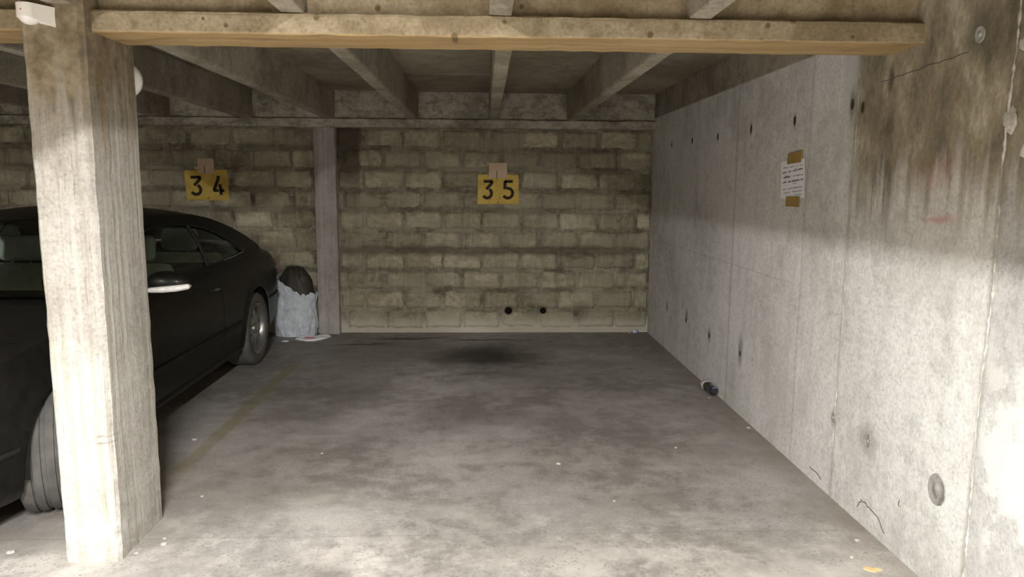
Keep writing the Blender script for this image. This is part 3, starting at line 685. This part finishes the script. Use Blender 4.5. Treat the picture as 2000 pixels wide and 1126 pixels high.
for sgn in (1, -1):
    for nm, a, b in (('door_glass', 1.42, 2.70), ('quarter_glass', 2.745, 3.46)):
        rows = []
        for i in range(37):
            y = a+(b-a)*i/36; lo = fbelt(y); hi = max(fwt(y), lo+0.001)
            rows.append([(sgn*(gx(yy, z)-0.006), yy, z) for k in range(9) for z in [lo+(hi-lo)*k/8] for yy in [y+(0.10*(z-lo) if (nm == 'door_glass')*(i > 30) or (nm == 'quarter_glass')*(i < 6) else 0)]])
        V = []; Fc = []; grid(rows, sgn > 0, V, Fc); mesh(nm, V, Fc, 'glass', car, True)
    bm = bmesh.new(); tube(bm, [(sgn*(gx(2.72+0.1*t*.29, .902+.29*t)+.001), 2.722+0.1*t*.29, .902+.29*t) for t in np.linspace(0, 1, 10)], 0.014, 8); from_bm('pillar_seal', bm, 'trim_black', car, True)
    pts = [(sgn*(gx(y, fwt(y))+.002), y, fwt(y)) for y in np.linspace(1.43, 3.455, 70)]
    bm = bmesh.new(); tube(bm, pts, 0.009, 6); from_bm('window_seal', bm, 'trim_black', car, True)
    pts = [(sgn*(gx(y, fbelt(y))+.006), y, fbelt(y)) for y in np.linspace(1.43, 3.47, 60)]
    pts += [(sgn*(gx(3.47+.012*math.sin(a), .95)+.006), 3.475+.012*math.sin(a), .955-.012*math.cos(a)) for a in np.linspace(0.3, 2.6, 5)]
    bm = bmesh.new(); tube(bm, pts, 0.0065, 6); from_bm('belt_moulding', bm, 'trim_black', car, True)
    bm = bmesh.new(); tube(bm, [(p[0]+sgn*.002, p[1], p[2]+.001) for p in pts[46:]], 0.0062, 6); from_bm('quarter_chrome', bm, 'chrome', car, True)
    # door: shut lines, handle, rub strip
    for nm, ya in (('door_gap', 1.38), ('door_gap', 2.74)):
        bm = bmesh.new(); pts = [(ya+(0.02*math.sin((z-.2)*4) if ya < 2 else -0.05*max(0, .45-z)*2), z) for z in np.linspace(.24, fzs(ya)-.004, 18)]
        tube(bm, [(sgn*(sx(y, z)-.001), y, z) for y, z in pts], 0.0028, 5); from_bm(nm, bm, 'well', car, True)
    bm = bmesh.new(); tube(bm, [(sgn*(sx(y, .43)+.004), y, .43) for y in np.linspace(1.22, 3.12, 40)], 0.013, 6); from_bm('rub_strip', bm, 'trim_black', car, True)
    bm = bmesh.new(); tube(bm, [(sgn*(sx(y, .20)+.002), y, .205) for y in np.linspace(1.20, 3.15, 40)], 0.022, 8); from_bm('sill', bm, 'paint', car, True)
    hx = sx(2.62, .752)
    bm = bmesh.new(); tube(bm, [(sgn*(hx-.004), 2.53, .755), (sgn*(hx+.022), 2.55, .757), (sgn*(hx+.028), 2.62, .755), (sgn*(hx+.022), 2.69, .750), (sgn*(hx-.004), 2.715, .748)], 0.010, 8); hd = from_bm('door_handle', bm, 'trim_black', car, True)
    bm = bmesh.new(); tube(bm, [(sgn*(hx+.026), 2.545, .761), (sgn*(hx+.034), 2.575, .761), (sgn*(hx+.036), 2.60, .760)], 0.0085, 8); from_bm('handle_insert', bm, 'chrome', hd, True)
    # mirror
    bm = bmesh.new(); bmesh.ops.create_uvsphere(bm, u_segments=20, v_segments=14, radius=1)
    for v in bm.verts:
        x, y, z = v.co; v.co = Vector((sgn*(0.985+0.118*x), 1.57+0.062*y*(1 if y < 0 else .6), 0.945+0.062*(max(z, -.62))*(1-.12*x)))
    mi = from_bm('mirror', bm, 'paint', car, True)
    bm = bmesh.new(); tube(bm, [(sgn*.885, 1.535, .903), (sgn*.91, 1.518, .908), (sgn*.98, 1.505, .913), (sgn*1.05, 1.512, .919), (sgn*1.098, 1.545, .924), (sgn*1.10, 1.57, .925)], [.010, .0155, .0185, .0185, .0165, .008], 10); from_bm('turn_signal', bm, 'signal', mi, True)
    bm = bmesh.new(); tube(bm, [(sgn*.80, 1.56, .895), (sgn*.86, 1.565, .905), (sgn*.92, 1.57, .925)], [.03, .024, .028], 10); from_bm('mirror_arm', bm, 'trim_black', mi, True)
    # lamps
    bm = bmesh.new(); bmesh.ops.create_uvsphere(bm, u_segments=20, v_segments=12, radius=1)
    for v in bm.verts: v.co = Vector((sgn*(.60+.13*v.co.x), .075+.045*v.co.y+.10*max(0, v.co.x), .60+.075*v.co.z))
    from_bm('headlamp', bm, 'head', car, True)
    bm = bmesh.new(); add_box(bm, min(sgn*.42, sgn*.62), max(sgn*.42, sgn*.62), 4.47, 4.56, .64, .80, .03, 3); from_bm('tail_lamp', bm, 'tail', car, True)
# bonnet shut lines, grille, bumpers, wells, interior
for sgn in (1, -1):
    bm = bmesh.new(); tube(bm, [(sgn*(sx(y, fzs(y))*0.86), y, fzs(y)+(fzc(y)-fzs(y))*(1-.86**3.2)-.001) for y in np.linspace(.22, 1.22, 24)], 0.003, 5); from_bm('bonnet_gap', bm, 'well', car, True)
bm = bmesh.new(); add_box(bm, -.30, .30, -.012, .03, .47, .60, .02, 2); from_bm('grille', bm, 'chrome', car)
for nm, ys_, zz, ye in (('front_bumper_strip', (.46, .3, .16, .06, .015), .40, -.004), ('rear_bumper_strip', (3.92, 4.1, 4.3, 4.45, 4.53), .50, 4.575)):
    bp = [(sx(y, zz)+.003, y) for y in ys_]; bm = bmesh.new()
    tube(bm, [(x, y, zz) for x, y in bp]+[(0, ye, zz)]+[(-x, y, zz) for x, y in bp[::-1]], .012, 6); from_bm(nm, bm, 'trim_black', car, True)
for wy in WH:
    for sgn in (1, -1):
        V = []; Fc = []; rows = []
        for i in range(25):
            a = -0.12+(PI+0.24)*i/24; rows.append([(sgn*x, wy+(AR-.002)*math.cos(a), max(.14, WZ+(AR-.002)*math.sin(a))) for x in (.50, .70, sx(wy, .65)-.006)])
        grid(rows, sgn > 0, V, Fc); n0 = len(V); V.append((sgn*.50, wy, WZ))
        for i in range(24): Fc.append((n0, i*3, i*3+3))
        mesh('wheel_well', V, Fc, 'well', car, True)
bm = bmesh.new(); add_box(bm, -.48, .48, .4, 4.2, .19, .26); add_box(bm, -.78, .78, 1.22, 3.12, .19, .26); from_bm('floor_pan', bm, 'well', car)
bm = bmesh.new(); add_box(bm, -.72, .72, 1.26, 1.62, .60, .90, .06, 3); dash = from_bm('dashboard', bm, 'carpet', car, True)
bm = bmesh.new(); lathe(bm, [(.185, -.012), (.20, 0), (.185, .012), (.172, 0), (.185, -.012)], 28, Matrix.Translation((.37, 1.80, .86)) @ Matrix.Rotation(math.radians(-65), 4, 'X')); from_bm('steering_wheel', bm, 'trim_black', car, True)
bm = bmesh.new(); add_box(bm, -.74, .74, 3.10, 3.85, .60, .88, .03, 2); from_bm('parcel_shelf', bm, 'carpet', car)
def seat(x, y, rear=False):
    s = empty('seat') ; s.parent = car; s.location = (x, y, .26)
    w = .26 if not rear else .33
    bm = bmesh.new(); add_box(bm, -w, w, -.25, .27, .0, .22, .05, 3); from_bm('cushion', bm, 'leather', s, True)
    bm = bmesh.new(); add_box(bm, -w, w, -.06, .08, .0, .58, .05, 3); bmesh.ops.transform(bm, matrix=Matrix.Translation((0, .24, .14)) @ Matrix.Rotation(math.radians(-18), 4, 'X'), verts=bm.verts); from_bm('backrest', bm, 'leather', s, True)
    bm = bmesh.new(); add_box(bm, -.135, .135, -.045, .045, -.085, .085, .035, 3); bmesh.ops.transform(bm, matrix=Matrix.Translation((0, .45, .79)) @ Matrix.Rotation(math.radians(-12), 4, 'X'), verts=bm.verts); from_bm('headrest', bm, 'leather', s, True)
    for q in (-.06, .06):
        bm = bmesh.new(); tube(bm, [(q, .43, .66), (q, .445, .74)], .007, 6); from_bm('headrest_post', bm, 'chrome', s, True)
seat(.37, 2.05); seat(-.37, 2.05); seat(.34, 2.86, True); seat(-.34, 2.86, True)
# wheels
def wheel(x, y, steer):
    s = 1 if x > 0 else -1; w = empty('wheel'); w.parent = car; w.location = (x, y, WZ); w.rotation_euler = (0, 0, steer)
    RT = Matrix.Rotation(s*PI/2, 4, 'Y')
    bm = bmesh.new(); lathe(bm, [(.205, -.10), (.225, -.108), (.265, -.110), (.288, -.100), (.299, -.082), (.302, -.060), (.302, -.052), (.294, -.050), (.294, -.044), (.302, -.042), (.302, -.012), (.294, -.010), (.294, .010-.004), (.302, .012-.004), (.302, .040), (.294, .042), (.294, .048), (.302, .050), (.302, .060), (.299, .082), (.288, .100), (.265, .110), (.225, .108), (.205, .10), (.20, .09)], 56, RT)
    from_bm('tyre', bm, 'tyre', w, True)
    bm = bmesh.new(); lathe(bm, [(.19, -.09), (.19, .05), (.192, .085), (.206, .098), (.211, .104), (.206, .106), (.196, .100), (.186, .085), (.180, .060)], 48, RT); rim = from_bm('rim', bm, 'alloy', w, True)
    bm = bmesh.new(); lathe(bm, [(.0, .035), (.185, .035), (.185, .02), (0, .02)], 40, RT); from_bm('dark_disc', bm, 'well', w, True)  # plain black disc filling the gaps behind the spokes
    bm = bmesh.new()
    for k in range(8):
        a = 2*PI*k/8
        vs = []
        for rr, hw_, h in ((.035, .030, .070), (.075, .030, .078), (.13, .036, .074), (.188, .050, .066)):
            for q in (-1, 1): vs.append([bm.verts.new((rr*math.cos(a)-q*hw_*math.sin(a), rr*math.sin(a)+q*hw_*math.cos(a), h)), bm.verts.new((rr*math.cos(a)-q*hw_*.8*math.sin(a), rr*math.sin(a)+q*hw_*.8*math.cos(a), h-.03))])
        for i in range(3):
            A, B, C, D_ = vs[2*i], vs[2*i+1], vs[2*i+3], vs[2*i+2]
            bm.faces.new((A[0], B[0], C[0], D_[0])); bm.faces.new((A[0], D_[0], D_[1], A[1])); bm.faces.new((B[0], B[1], C[1], C[0]))
    bmesh.ops.transform(bm, matrix=RT, verts=bm.verts); from_bm('spokes', bm, 'alloy', w)
    bm = bmesh.new(); lathe(bm, [(.040, .070), (.038, .086), (.028, .092), (0, .094)], 20, RT); from_bm('hub_cap', bm, 'alloy', w, True)
ST = math.radians(24)
wheel(.735, WH[0], ST); wheel(-.735, WH[0], ST); wheel(.748, WH[1], 0); wheel(-.748, WH[1], 0)

# ------------------------------------------------------------------ parking plates 34 and 35
def arc(cx, cy, rx, ry, a0, a1, n=14): return [(cx+rx*math.cos(math.radians(a0+(a1-a0)*i/n)), cy+ry*math.sin(math.radians(a0+(a1-a0)*i/n))) for i in range(n+1)]
DIG = {'3': [[(.05, .955), (.93, .955)], [(.93, .985), (.86, .84), (.32, .52)], arc(.42, .30, .44, .255, 62, -150)],
       '4': [[(.62, 1.0), (.52, .78), (.12, .24)], [(.06, .235), (.50, .225)], [(.66, .56), (.70, .0)], [(.62, .225), (.98, .225)]],
       '5': [[(.12, .95), (.92, .95)], [(.16, .98), (.13, .52)], arc(.42, .31, .48, .27, 105, -150)]}
def sign(loc, corners, digits, label, blk):
    yf = D-0.018; s = empty('parking_sign', (loc[0], yf, loc[1])); tag(s, label, 'sign')
    (ax, az), (bx, bz), (cx, cz), (dx, dz) = corners      # TL TR BR BL relative to loc
    v = []; 
    for yy in (-0.0015, 0.0015): v += [(ax, yy, az), (bx, yy, bz), (cx, yy, cz), (dx, yy, dz)]
    mesh('plate', v, [(0, 1, 2, 3)[::-1], (4, 5, 6, 7), (0, 4, 5, 1)[::-1], (1, 5, 6, 2)[::-1], (2, 6, 7, 3)[::-1], (3, 7, 4, 0)[::-1]], 'yellow', s)
    def mp(u, w):   # plate coordinates 0..1 to local x, z
        tx = ax+(bx-ax)*u; tz = az+(bz-az)*u; lx = dx+(cx-dx)*u; lz = dz+(cz-dz)*u; return lx+(tx-lx)*w, lz+(tz-lz)*w
    for ch, u0, u1, w0, w1 in digits:
        bm = bmesh.new()
        for st in DIG[ch]:
            pp = [mp(u0+(u1-u0)*p[0], w0+(w1-w0)*p[1]) for p in st]
            stroke(bm, pp, 0.030, lambda a, b, h: (a, -0.0012-h, b), 0.0012)
        from_bm('digit', bm, 'stencil', s)
    bm = bmesh.new(); lathe(bm, [(.007, 0), (.006, .003), (0, .004)], 10, Matrix.Translation((mp(.5, .06)[0], -.001, mp(.5, .06)[1])) @ Matrix.Rotation(PI/2, 4, 'X')); from_bm('screw', bm, 'stencil', s, True)
    x0, x1, z0, z1 = blk; box('mounting_block', x0, x1, -0.012, 0.020, z0, z1, 'pine', s, 0.005, 2)
    bm = bmesh.new(); stroke(bm, [((x0+x1)/2-.012, z0+.002), ((x0+x1)/2-.010, z0+(z1-z0)*.5)], .006, lambda a, b, h: (a, -0.0121-h, b), .0006); from_bm('block_crack', bm, 'stencil', s)
    return s
sign((0.139, 1.445), [(-.201, .144), (.200, .146), (.203, -.143), (-.204, -.145)], [('3', .13, .37, .18, .80), ('5', .63, .88, .18, .80)], 'yellow number 35 plate on the empty bay wall', (-.094, .088, .110, .262))
s34 = sign((-2.703, 1.470), [(-.214, .141), (.198, .149), (.213, -.148), (-.195, -.145)], [('3', .12, .38, .16, .79), ('4', .62, .90, .18, .80)], 'yellow number 34 plate on the wall behind the car', (-.078, .076, .110, .256))
bm = bmesh.new(); add_box(bm, -.108, -.055, -.014, .012, .148, .176, .004); from_bm('splinter', bm, 'pine', s34)
# soot-black exhaust holes punched in the block wall
for hx_, r in ((0.247, .030), (0.601, .026)):
    bm = bmesh.new(); lathe(bm, [(r*1.25, .0), (r*1.1, .008), (r, .0085), (r*.8, .004), (0, .002)], 20, Matrix.Translation((hx_, D-.004, .225)) @ Matrix.Rotation(PI/2, 4, 'X')); from_bm('soot_hole', bm, 'soot', wb_, True)

# ------------------------------------------------------------------ hand-written note on the right wall
nx, ny, nz = XR-0.003, 3.918, 1.527
nt_ = empty('paper_note', (nx, ny, nz)); tag(nt_, 'white handwritten paper note taped to the right wall', 'note')
# sheet coordinates: u to the right as read (towards -y), v up
q_ = lambda u, v, h: (-h, -u, v)
TL, TR, BR, BL = (-.167, .098), (.147, .108), (.164, -.098), (-.146, -.107)
def sm(u, w): return (BL[0]+(BR[0]-BL[0])*u+((TL[0]+(TR[0]-TL[0])*u)-(BL[0]+(BR[0]-BL[0])*u))*w, BL[1]+(BR[1]-BL[1])*u+((TL[1]+(TR[1]-TL[1])*u)-(BL[1]+(BR[1]-BL[1])*u))*w)
curl = lambda u, w: 0.0015+0.006*max(0, u-.75)*4*w*.5+0.002*math.sin(w*9)*u*.5
rows = []
for i in range(13):
    rows.append([q_(*sm(i/12, k/16), curl(i/12, k/16)) for k in range(17)])
V = []; Fc = []; grid(rows, False, V, Fc); n0 = len(V); V += [(p[0]+.0012, p[1], p[2]) for p in V]; Fc += [tuple(i+n0 for i in f_[::-1]) for f_ in Fc]
mesh('sheet', V, Fc, 'paper', nt_, True)
def script(words, v0, slope, hgt, w, mat, seed):
    rn = random.Random(seed); bm = bmesh.new()
    for u0, u1 in words:
        n = max(4, int((u1-u0)/0.012)); pts = []; ph = 0.0
        for i in range(n+1):
            u = u0+(u1-u0)*i/n; up = (i % 2 == 0)
            v = v0+slope*u+(rn.uniform(.25, .5) if up else rn.uniform(-.15, .1))*hgt*(1.9 if rn.random() < .14 else 1)
            pts.append((min(.98, max(.02, u+rn.uniform(-.004, .004))), min(.96, max(.03, v))))
        stroke(bm, [sm(*p) for p in pts], w, lambda a, b, h: q_(a, b, 0.0048+h), .0004)
    o = from_bm('handwriting', bm, mat, nt_); o['kind'] = 'stuff'; return o
script([(.12, .34), (.40, .58), (.68, .74), (.82, .92)], .80, .03, .05, .0026, 'ink_faint', 1)
script([(.10, .26), (.34, .46), (.54, .68), (.72, .92)], .665, .07, .06, .0040, 'ink', 2)
script([(.14, .44), (.54, .62), (.66, .94)], .53, .06, .055, .0030, 'ink_faint', 3)
script([(.18, .42)], .535, .05, .07, .0036, 'ink', 4)
script([(.12, .26), (.34, .46), (.50, .80), (.86, .94)], .405, .06, .05, .0040, 'ink', 5)
script([(.56, .68)], .35, .05, .03, .0024, 'ink_faint', 6)
script([(.12, .24), (.34, .52), (.56, .92)], .22, .06, .05, .0028, 'ink_faint', 7)
script([(.18, .42), (.54, .92)], .12, .07, .05, .0026, 'ink_faint', 8)
script([(.62, .90)], .06, .03, .03, .0026, 'ink_faint', 9)
for pts in ([(-.070, .139), (.104, .149), (.100, .088), (-.074, .082)], [(-.060, -.093), (.108, -.091), (.104, -.146), (-.066, -.148)]):
    v = [q_(a, b, .0062) for a, b in pts]+[q_(a, b, .0) for a, b in pts]
    mesh('tape', v, [(0, 1, 2, 3), (4, 5, 6, 7)[::-1], (0, 4, 5, 1), (1, 5, 6, 2), (2, 6, 7, 3), (3, 7, 4, 0)], 'tape', nt_)

# ------------------------------------------------------------------ motion detector on the column, globe lamp behind it
md = empty('motion_detector', (-1.585, 2.745, 2.065)); tag(md, 'white corner motion detector with red light on the front column', 'sensor')
v = []; f = []
NP = 12; prof = []
for k in range(NP+1):      # rounded front, straight flank running back to the column
    t = k/NP; a = math.radians(185+125*t); prof.append((-.012+.040*math.cos(a), -.028+.036*math.sin(a)))
prof = [(-.052, .0)]+prof+[(.062, .0)]
n_ = len(prof); v = [(x, y, .038-.10*max(0, x-.0)-.05*max(0, -y-.03)) for x, y in prof]+[(x, y, -.010-.42*max(0, x-.0)) for x, y in prof]
for i in range(n_-1): f.append((i, i+1, n_+i+1, n_+i)[::-1])
f.append(tuple(range(n_))); f.append(tuple(range(n_, 2*n_))[::-1]); f.append((0, n_-1, 2*n_-1, n_))
mesh('housing', v, f, 'white_plastic', md)
bm = bmesh.new(); bmesh.ops.create_uvsphere(bm, u_segments=24, v_segments=16, radius=1)
for q in bm.verts: q.co = Vector((-.012+.037*q.co.x, -.028+.034*q.co.y, -.004+.030*q.co.z))
from_bm('lens', bm, 'lens_plastic', md, True)
bm = bmesh.new(); lathe(bm, [(.0036, 0), (.003, .0015), (0, .002)], 10, Matrix.Translation((-.020, -.062, .012)) @ Matrix.Rotation(PI/2, 4, 'X')); from_bm('indicator_light', bm, 'red', md, True)
gl = empty('globe_lamp', (-1.505, 3.12, 1.908)); tag(gl, 'round white globe lamp peeking out from behind the front column', 'lamp')
bm = bmesh.new(); lathe(bm, [(.0, .0), (.058, .0), (.058, .022), (.050, .026), (0, .026)], 28, Matrix.Rotation(-PI/2, 4, 'X')); from_bm('base', bm, 'white_plastic', gl, True)
bm = bmesh.new(); lathe(bm, [(.050, .020), (.066, .034), (.074, .052), (.072, .074), (.058, .094), (.034, .106), (0, .110)], 32, Matrix.Rotation(-PI/2, 4, 'X')); from_bm('globe', bm, 'opal', gl, True)

# ------------------------------------------------------------------ rubbish by the pilaster
def lumpy(name, c, r, seed, mat, top=None, pleats=9, amp=.05, flat=0.0):
    rn = random.Random(seed); bm = bmesh.new(); bmesh.ops.create_uvsphere(bm, u_segments=64, v_segments=40, radius=1)
    from mathutils import noise as NZ_
    for v in bm.verts:
        d = v.co.copy(); a = math.atan2(d.y, d.x)
        k = 1+amp*NZ_.noise(d*2.2+Vector((seed, 0, 0)))+amp*.6*NZ_.noise(d*6+Vector((0, seed, 0)))+amp*.35*math.sin(pleats*a+4*NZ_.noise(d*2))*max(0, d.z+.2)+amp*.35*abs(NZ_.noise(d*11))
        e = (abs(d.x)**2.8+abs(d.y)**2.8+abs(d.z)**2.8)**(-1/2.8)
        p = d*k*(0.5+0.5*e); v.co = Vector((c[0]+r[0]*p.x, c[1]+r[1]*p.y, max(0.002, c[2]+r[2]*p.z)))
    return bm
rb = empty('rubbish_bag', (-1.86, 7.125, 0)); tag(rb, 'pale crinkled plastic bag stuffed with a dark sack, beside the pilaster', 'bag')
bm = lumpy('s', (.006, .0, .335), (.180, .105, .352), 4, None, amp=.05); sk = from_bm('dark_sack', bm, 'bin_liner', rb, True)
sk['label'] = 'dark stuffed sack showing at the top of the bag'
from mathutils import noise as NZ_
bm = bmesh.new(); rg_ = []; NA = 110; NT = 34
for i in range(NA+1):
    a = math.radians(-215+250*i/NA); ca, sa = math.cos(a), math.sin(a)      # wraps the front and both flanks
    lim = .60-.17*max(0.0, min(1.0, (ca+.85)/1.2))+.03*NZ_.noise(Vector((i*.16, 0, 3)))+.018*NZ_.noise(Vector((i*.5, 2, 0))); row = []
    for k in range(NT+1):
        t = k/NT; z = .004+(lim-.004)*t
        pr = 1.0-.10*max(0, .12-z)/.12-.22*max(0, (z-.42)/.24)**1.6
        fold = .09*NZ_.noise(Vector((ca*2.4, sa*2.4, z*5)))+.050*math.sin(9*a+z*14+5*NZ_.noise(Vector((ca*2, sa*2, z*4))))*(.35+.65*abs(NZ_.noise(Vector((ca*3, z*7, 5)))))+.035*NZ_.noise(Vector((ca*9, sa*9, z*22)))
        e = (abs(ca)**2.6+abs(sa)**2.6)**(-1/2.6); r_ = pr*(1.02+fold)*e
        row.append(bm.verts.new((.205*r_*ca, .122*r_*sa, z)))
    rg_.append(row)
for i in range(NA):
    for k in range(NT): bm.faces.new((rg_[i][k], rg_[i+1][k], rg_[i+1][k+1], rg_[i][k+1]))
pb = from_bm('plastic_film', bm, 'film', rb, True); pb['label'] = 'pale grey crinkled plastic film'
# crumpled wrapper on the floor in front of the pilaster
def crumple(name, pts, mat, h, label, cat, group=None, seed=0):
    rn = random.Random(seed); n = len(pts); cx = sum(p[0] for p in pts)/n; cy = sum(p[1] for p in pts)/n
    v = [(p[0]-cx, p[1]-cy, .002+h*rn.uniform(.1, .7)) for p in pts]+[((p[0]-cx)*.5, (p[1]-cy)*.5, h*rn.uniform(.5, 1)) for p in pts]+[(0, 0, h*.8)]
    f = []
    for i in range(n):
        j = (i+1) % n; f += [(i, j, n+j, n+i), (n+i, n+j, 2*n)]
    lo = len(v); v += [(p[0]-cx, p[1]-cy, 0.0) for p in pts]
    for i in range(n): j = (i+1) % n; f.append((i, lo+i, lo+j, j))
    f.append(tuple(lo+i for i in range(n))[::-1])
    o = mesh(name, v, f, mat, None, False, (cx, cy, 0)); tag(o, label, cat, group); return o
wrp = crumple('wrapper', [(-1.82, 6.93), (-1.77, 6.89), (-1.70, 6.85), (-1.62, 6.86), (-1.575, 6.91), (-1.53, 6.98), (-1.505, 7.06), (-1.54, 7.06), (-1.60, 6.985), (-1.67, 6.975), (-1.75, 6.98), (-1.80, 6.98)], 'paper', .035, 'crumpled white wrapper with red print in front of the pilaster', 'litter', None, 3)
bm = bmesh.new(); stroke(bm, [(-.06, -.072), (-.02, -.082), (.03, -.076)], .018, lambda a, b, h: (a, b+.004, .024+h), .008); from_bm('red_print', bm, 'paper_red', wrp)
crumple('paper_scrap', [(-1.93, 6.84), (-1.90, 6.82), (-1.86, 6.83), (-1.87, 6.86), (-1.91, 6.87)], 'paper', .010, 'flat grey paper scrap lying before the plastic bag', 'litter', None, 4)

# lying bottle by the right wall
bt = empty('bottle', (1.640, 5.08, .036), math.radians(4)); tag(bt, 'small dark glossy bottle with pale cap lying against the right wall', 'bottle')
RB = Matrix.Rotation(-PI/2, 4, 'X')
bm = bmesh.new(); lathe(bm, [(0, -.115), (.026, -.115), (.033, -.108), (.035, -.09), (.033, -.075), (.035, -.06), (.033, -.045), (.035, -.03), (.035, .02), (.030, .04), (.026, .052), (.026, .060)], 24, RB); from_bm('bottle_body', bm, 'dark_pet', bt, True)
bm = bmesh.new(); lathe(bm, [(.0352, -.022), (.0356, -.02), (.0356, .012), (.0352, .014)], 24, RB); from_bm('bottle_label', bm, 'bin_liner', bt, True)
bm = bmesh.new(); lathe(bm, [(.028, .050), (.034, .052), (.034, .085), (.031, .090), (0, .091)], 24, RB); from_bm('bottle_cap', bm, 'pink_cap', bt, True)
bm = bmesh.new(); tube(bm, [(-.02, -.112, .022), (0, -.113, .03), (.018, -.112, .022)], .004, 6); from_bm('bottom_rib', bm, 'blue_label', bt, True)
# small tube in the far corner
st_ = empty('syringe', (1.55, 7.225, .014)); tag(st_, 'tiny blue and white plastic syringe on the floor in the back corner', 'litter')
RX = Matrix.Rotation(PI/2, 4, 'Y')
bm = bmesh.new(); lathe(bm, [(0, -.028), (.019, -.028), (.019, -.018), (.012, -.018), (.012, -.01), (0, -.01)], 16, RX); from_bm('flange', bm, 'white_plastic', st_, True)
bm = bmesh.new(); lathe(bm, [(0, -.014), (.016, -.014), (.018, 0), (.018, .012), (0, .012)], 16, RX); from_bm('barrel', bm, 'lilac_plastic', st_, True)
bm = bmesh.new(); lathe(bm, [(0, .010), (.017, .010), (.014, .024), (.006, .028), (0, .028)], 16, RX); from_bm('tip', bm, 'blue_plastic', st_, True)
bm = bmesh.new(); lathe(bm, [(0, .022), (.0048, .022), (.0048, .092), (.007, .094), (.007, .098), (0, .098)], 12, RX); from_bm('plunger', bm, 'white_plastic', st_, True)
crumple('foil_scrap', [(1.475, 7.215), (1.485, 7.205), (1.493, 7.215), (1.485, 7.226)], 'chip', .02, 'tiny pale scrap beside the blue and white syringe', 'litter', None, 5)

# leaf and chips of mortar on the floor
crumple('dry_leaf', [(1.49, 2.61), (1.505, 2.625), (1.53, 2.613), (1.555, 2.612), (1.562, 2.598), (1.54, 2.592), (1.525, 2.582), (1.505, 2.595)], 'leaf', .006, 'curled yellow dry leaf on the floor near the right wall', 'leaf', None, 6)
for i, (cx, cy, r) in enumerate([(-1.916, 2.829, .017), (-1.90, 2.73, .011), (-1.408, 2.808, .010), (-1.328, 2.882, .016), (-1.345, 2.93, .009), (-1.692, 4.14, .014), (-1.35, 3.35, .009), (0.40, 3.724, .018), (1.647, 4.285, .014), (1.60, 4.93, .009), (1.585, 2.84, .012), (1.49, 2.70, .010), (1.10, 3.95, .010), (-0.9, 3.9, .008), (0.62, 3.25, .008)]):
    rn = random.Random(i); n = 7; pts = [(cx+r*rn.uniform(.6, 1.1)*math.cos(2*PI*k/n), cy+r*rn.uniform(.5, .9)*math.sin(2*PI*k/n)) for k in range(n)]
    lb = 'small pale mortar chip lying along the foot of the right wall' if cx > 1.4 else 'small pale mortar chip beside the foot of the front column' if cx < -1.2 and cy < 3.0 else 'small pale mortar chip beside the worn ochre bay line' if cx < -1.2 else 'small pale mortar chip in the open middle of the empty bay'
    crumple('mortar_chip', pts, 'chip', r*.4, lb, 'debris', 'mortar chips on the floor', i)
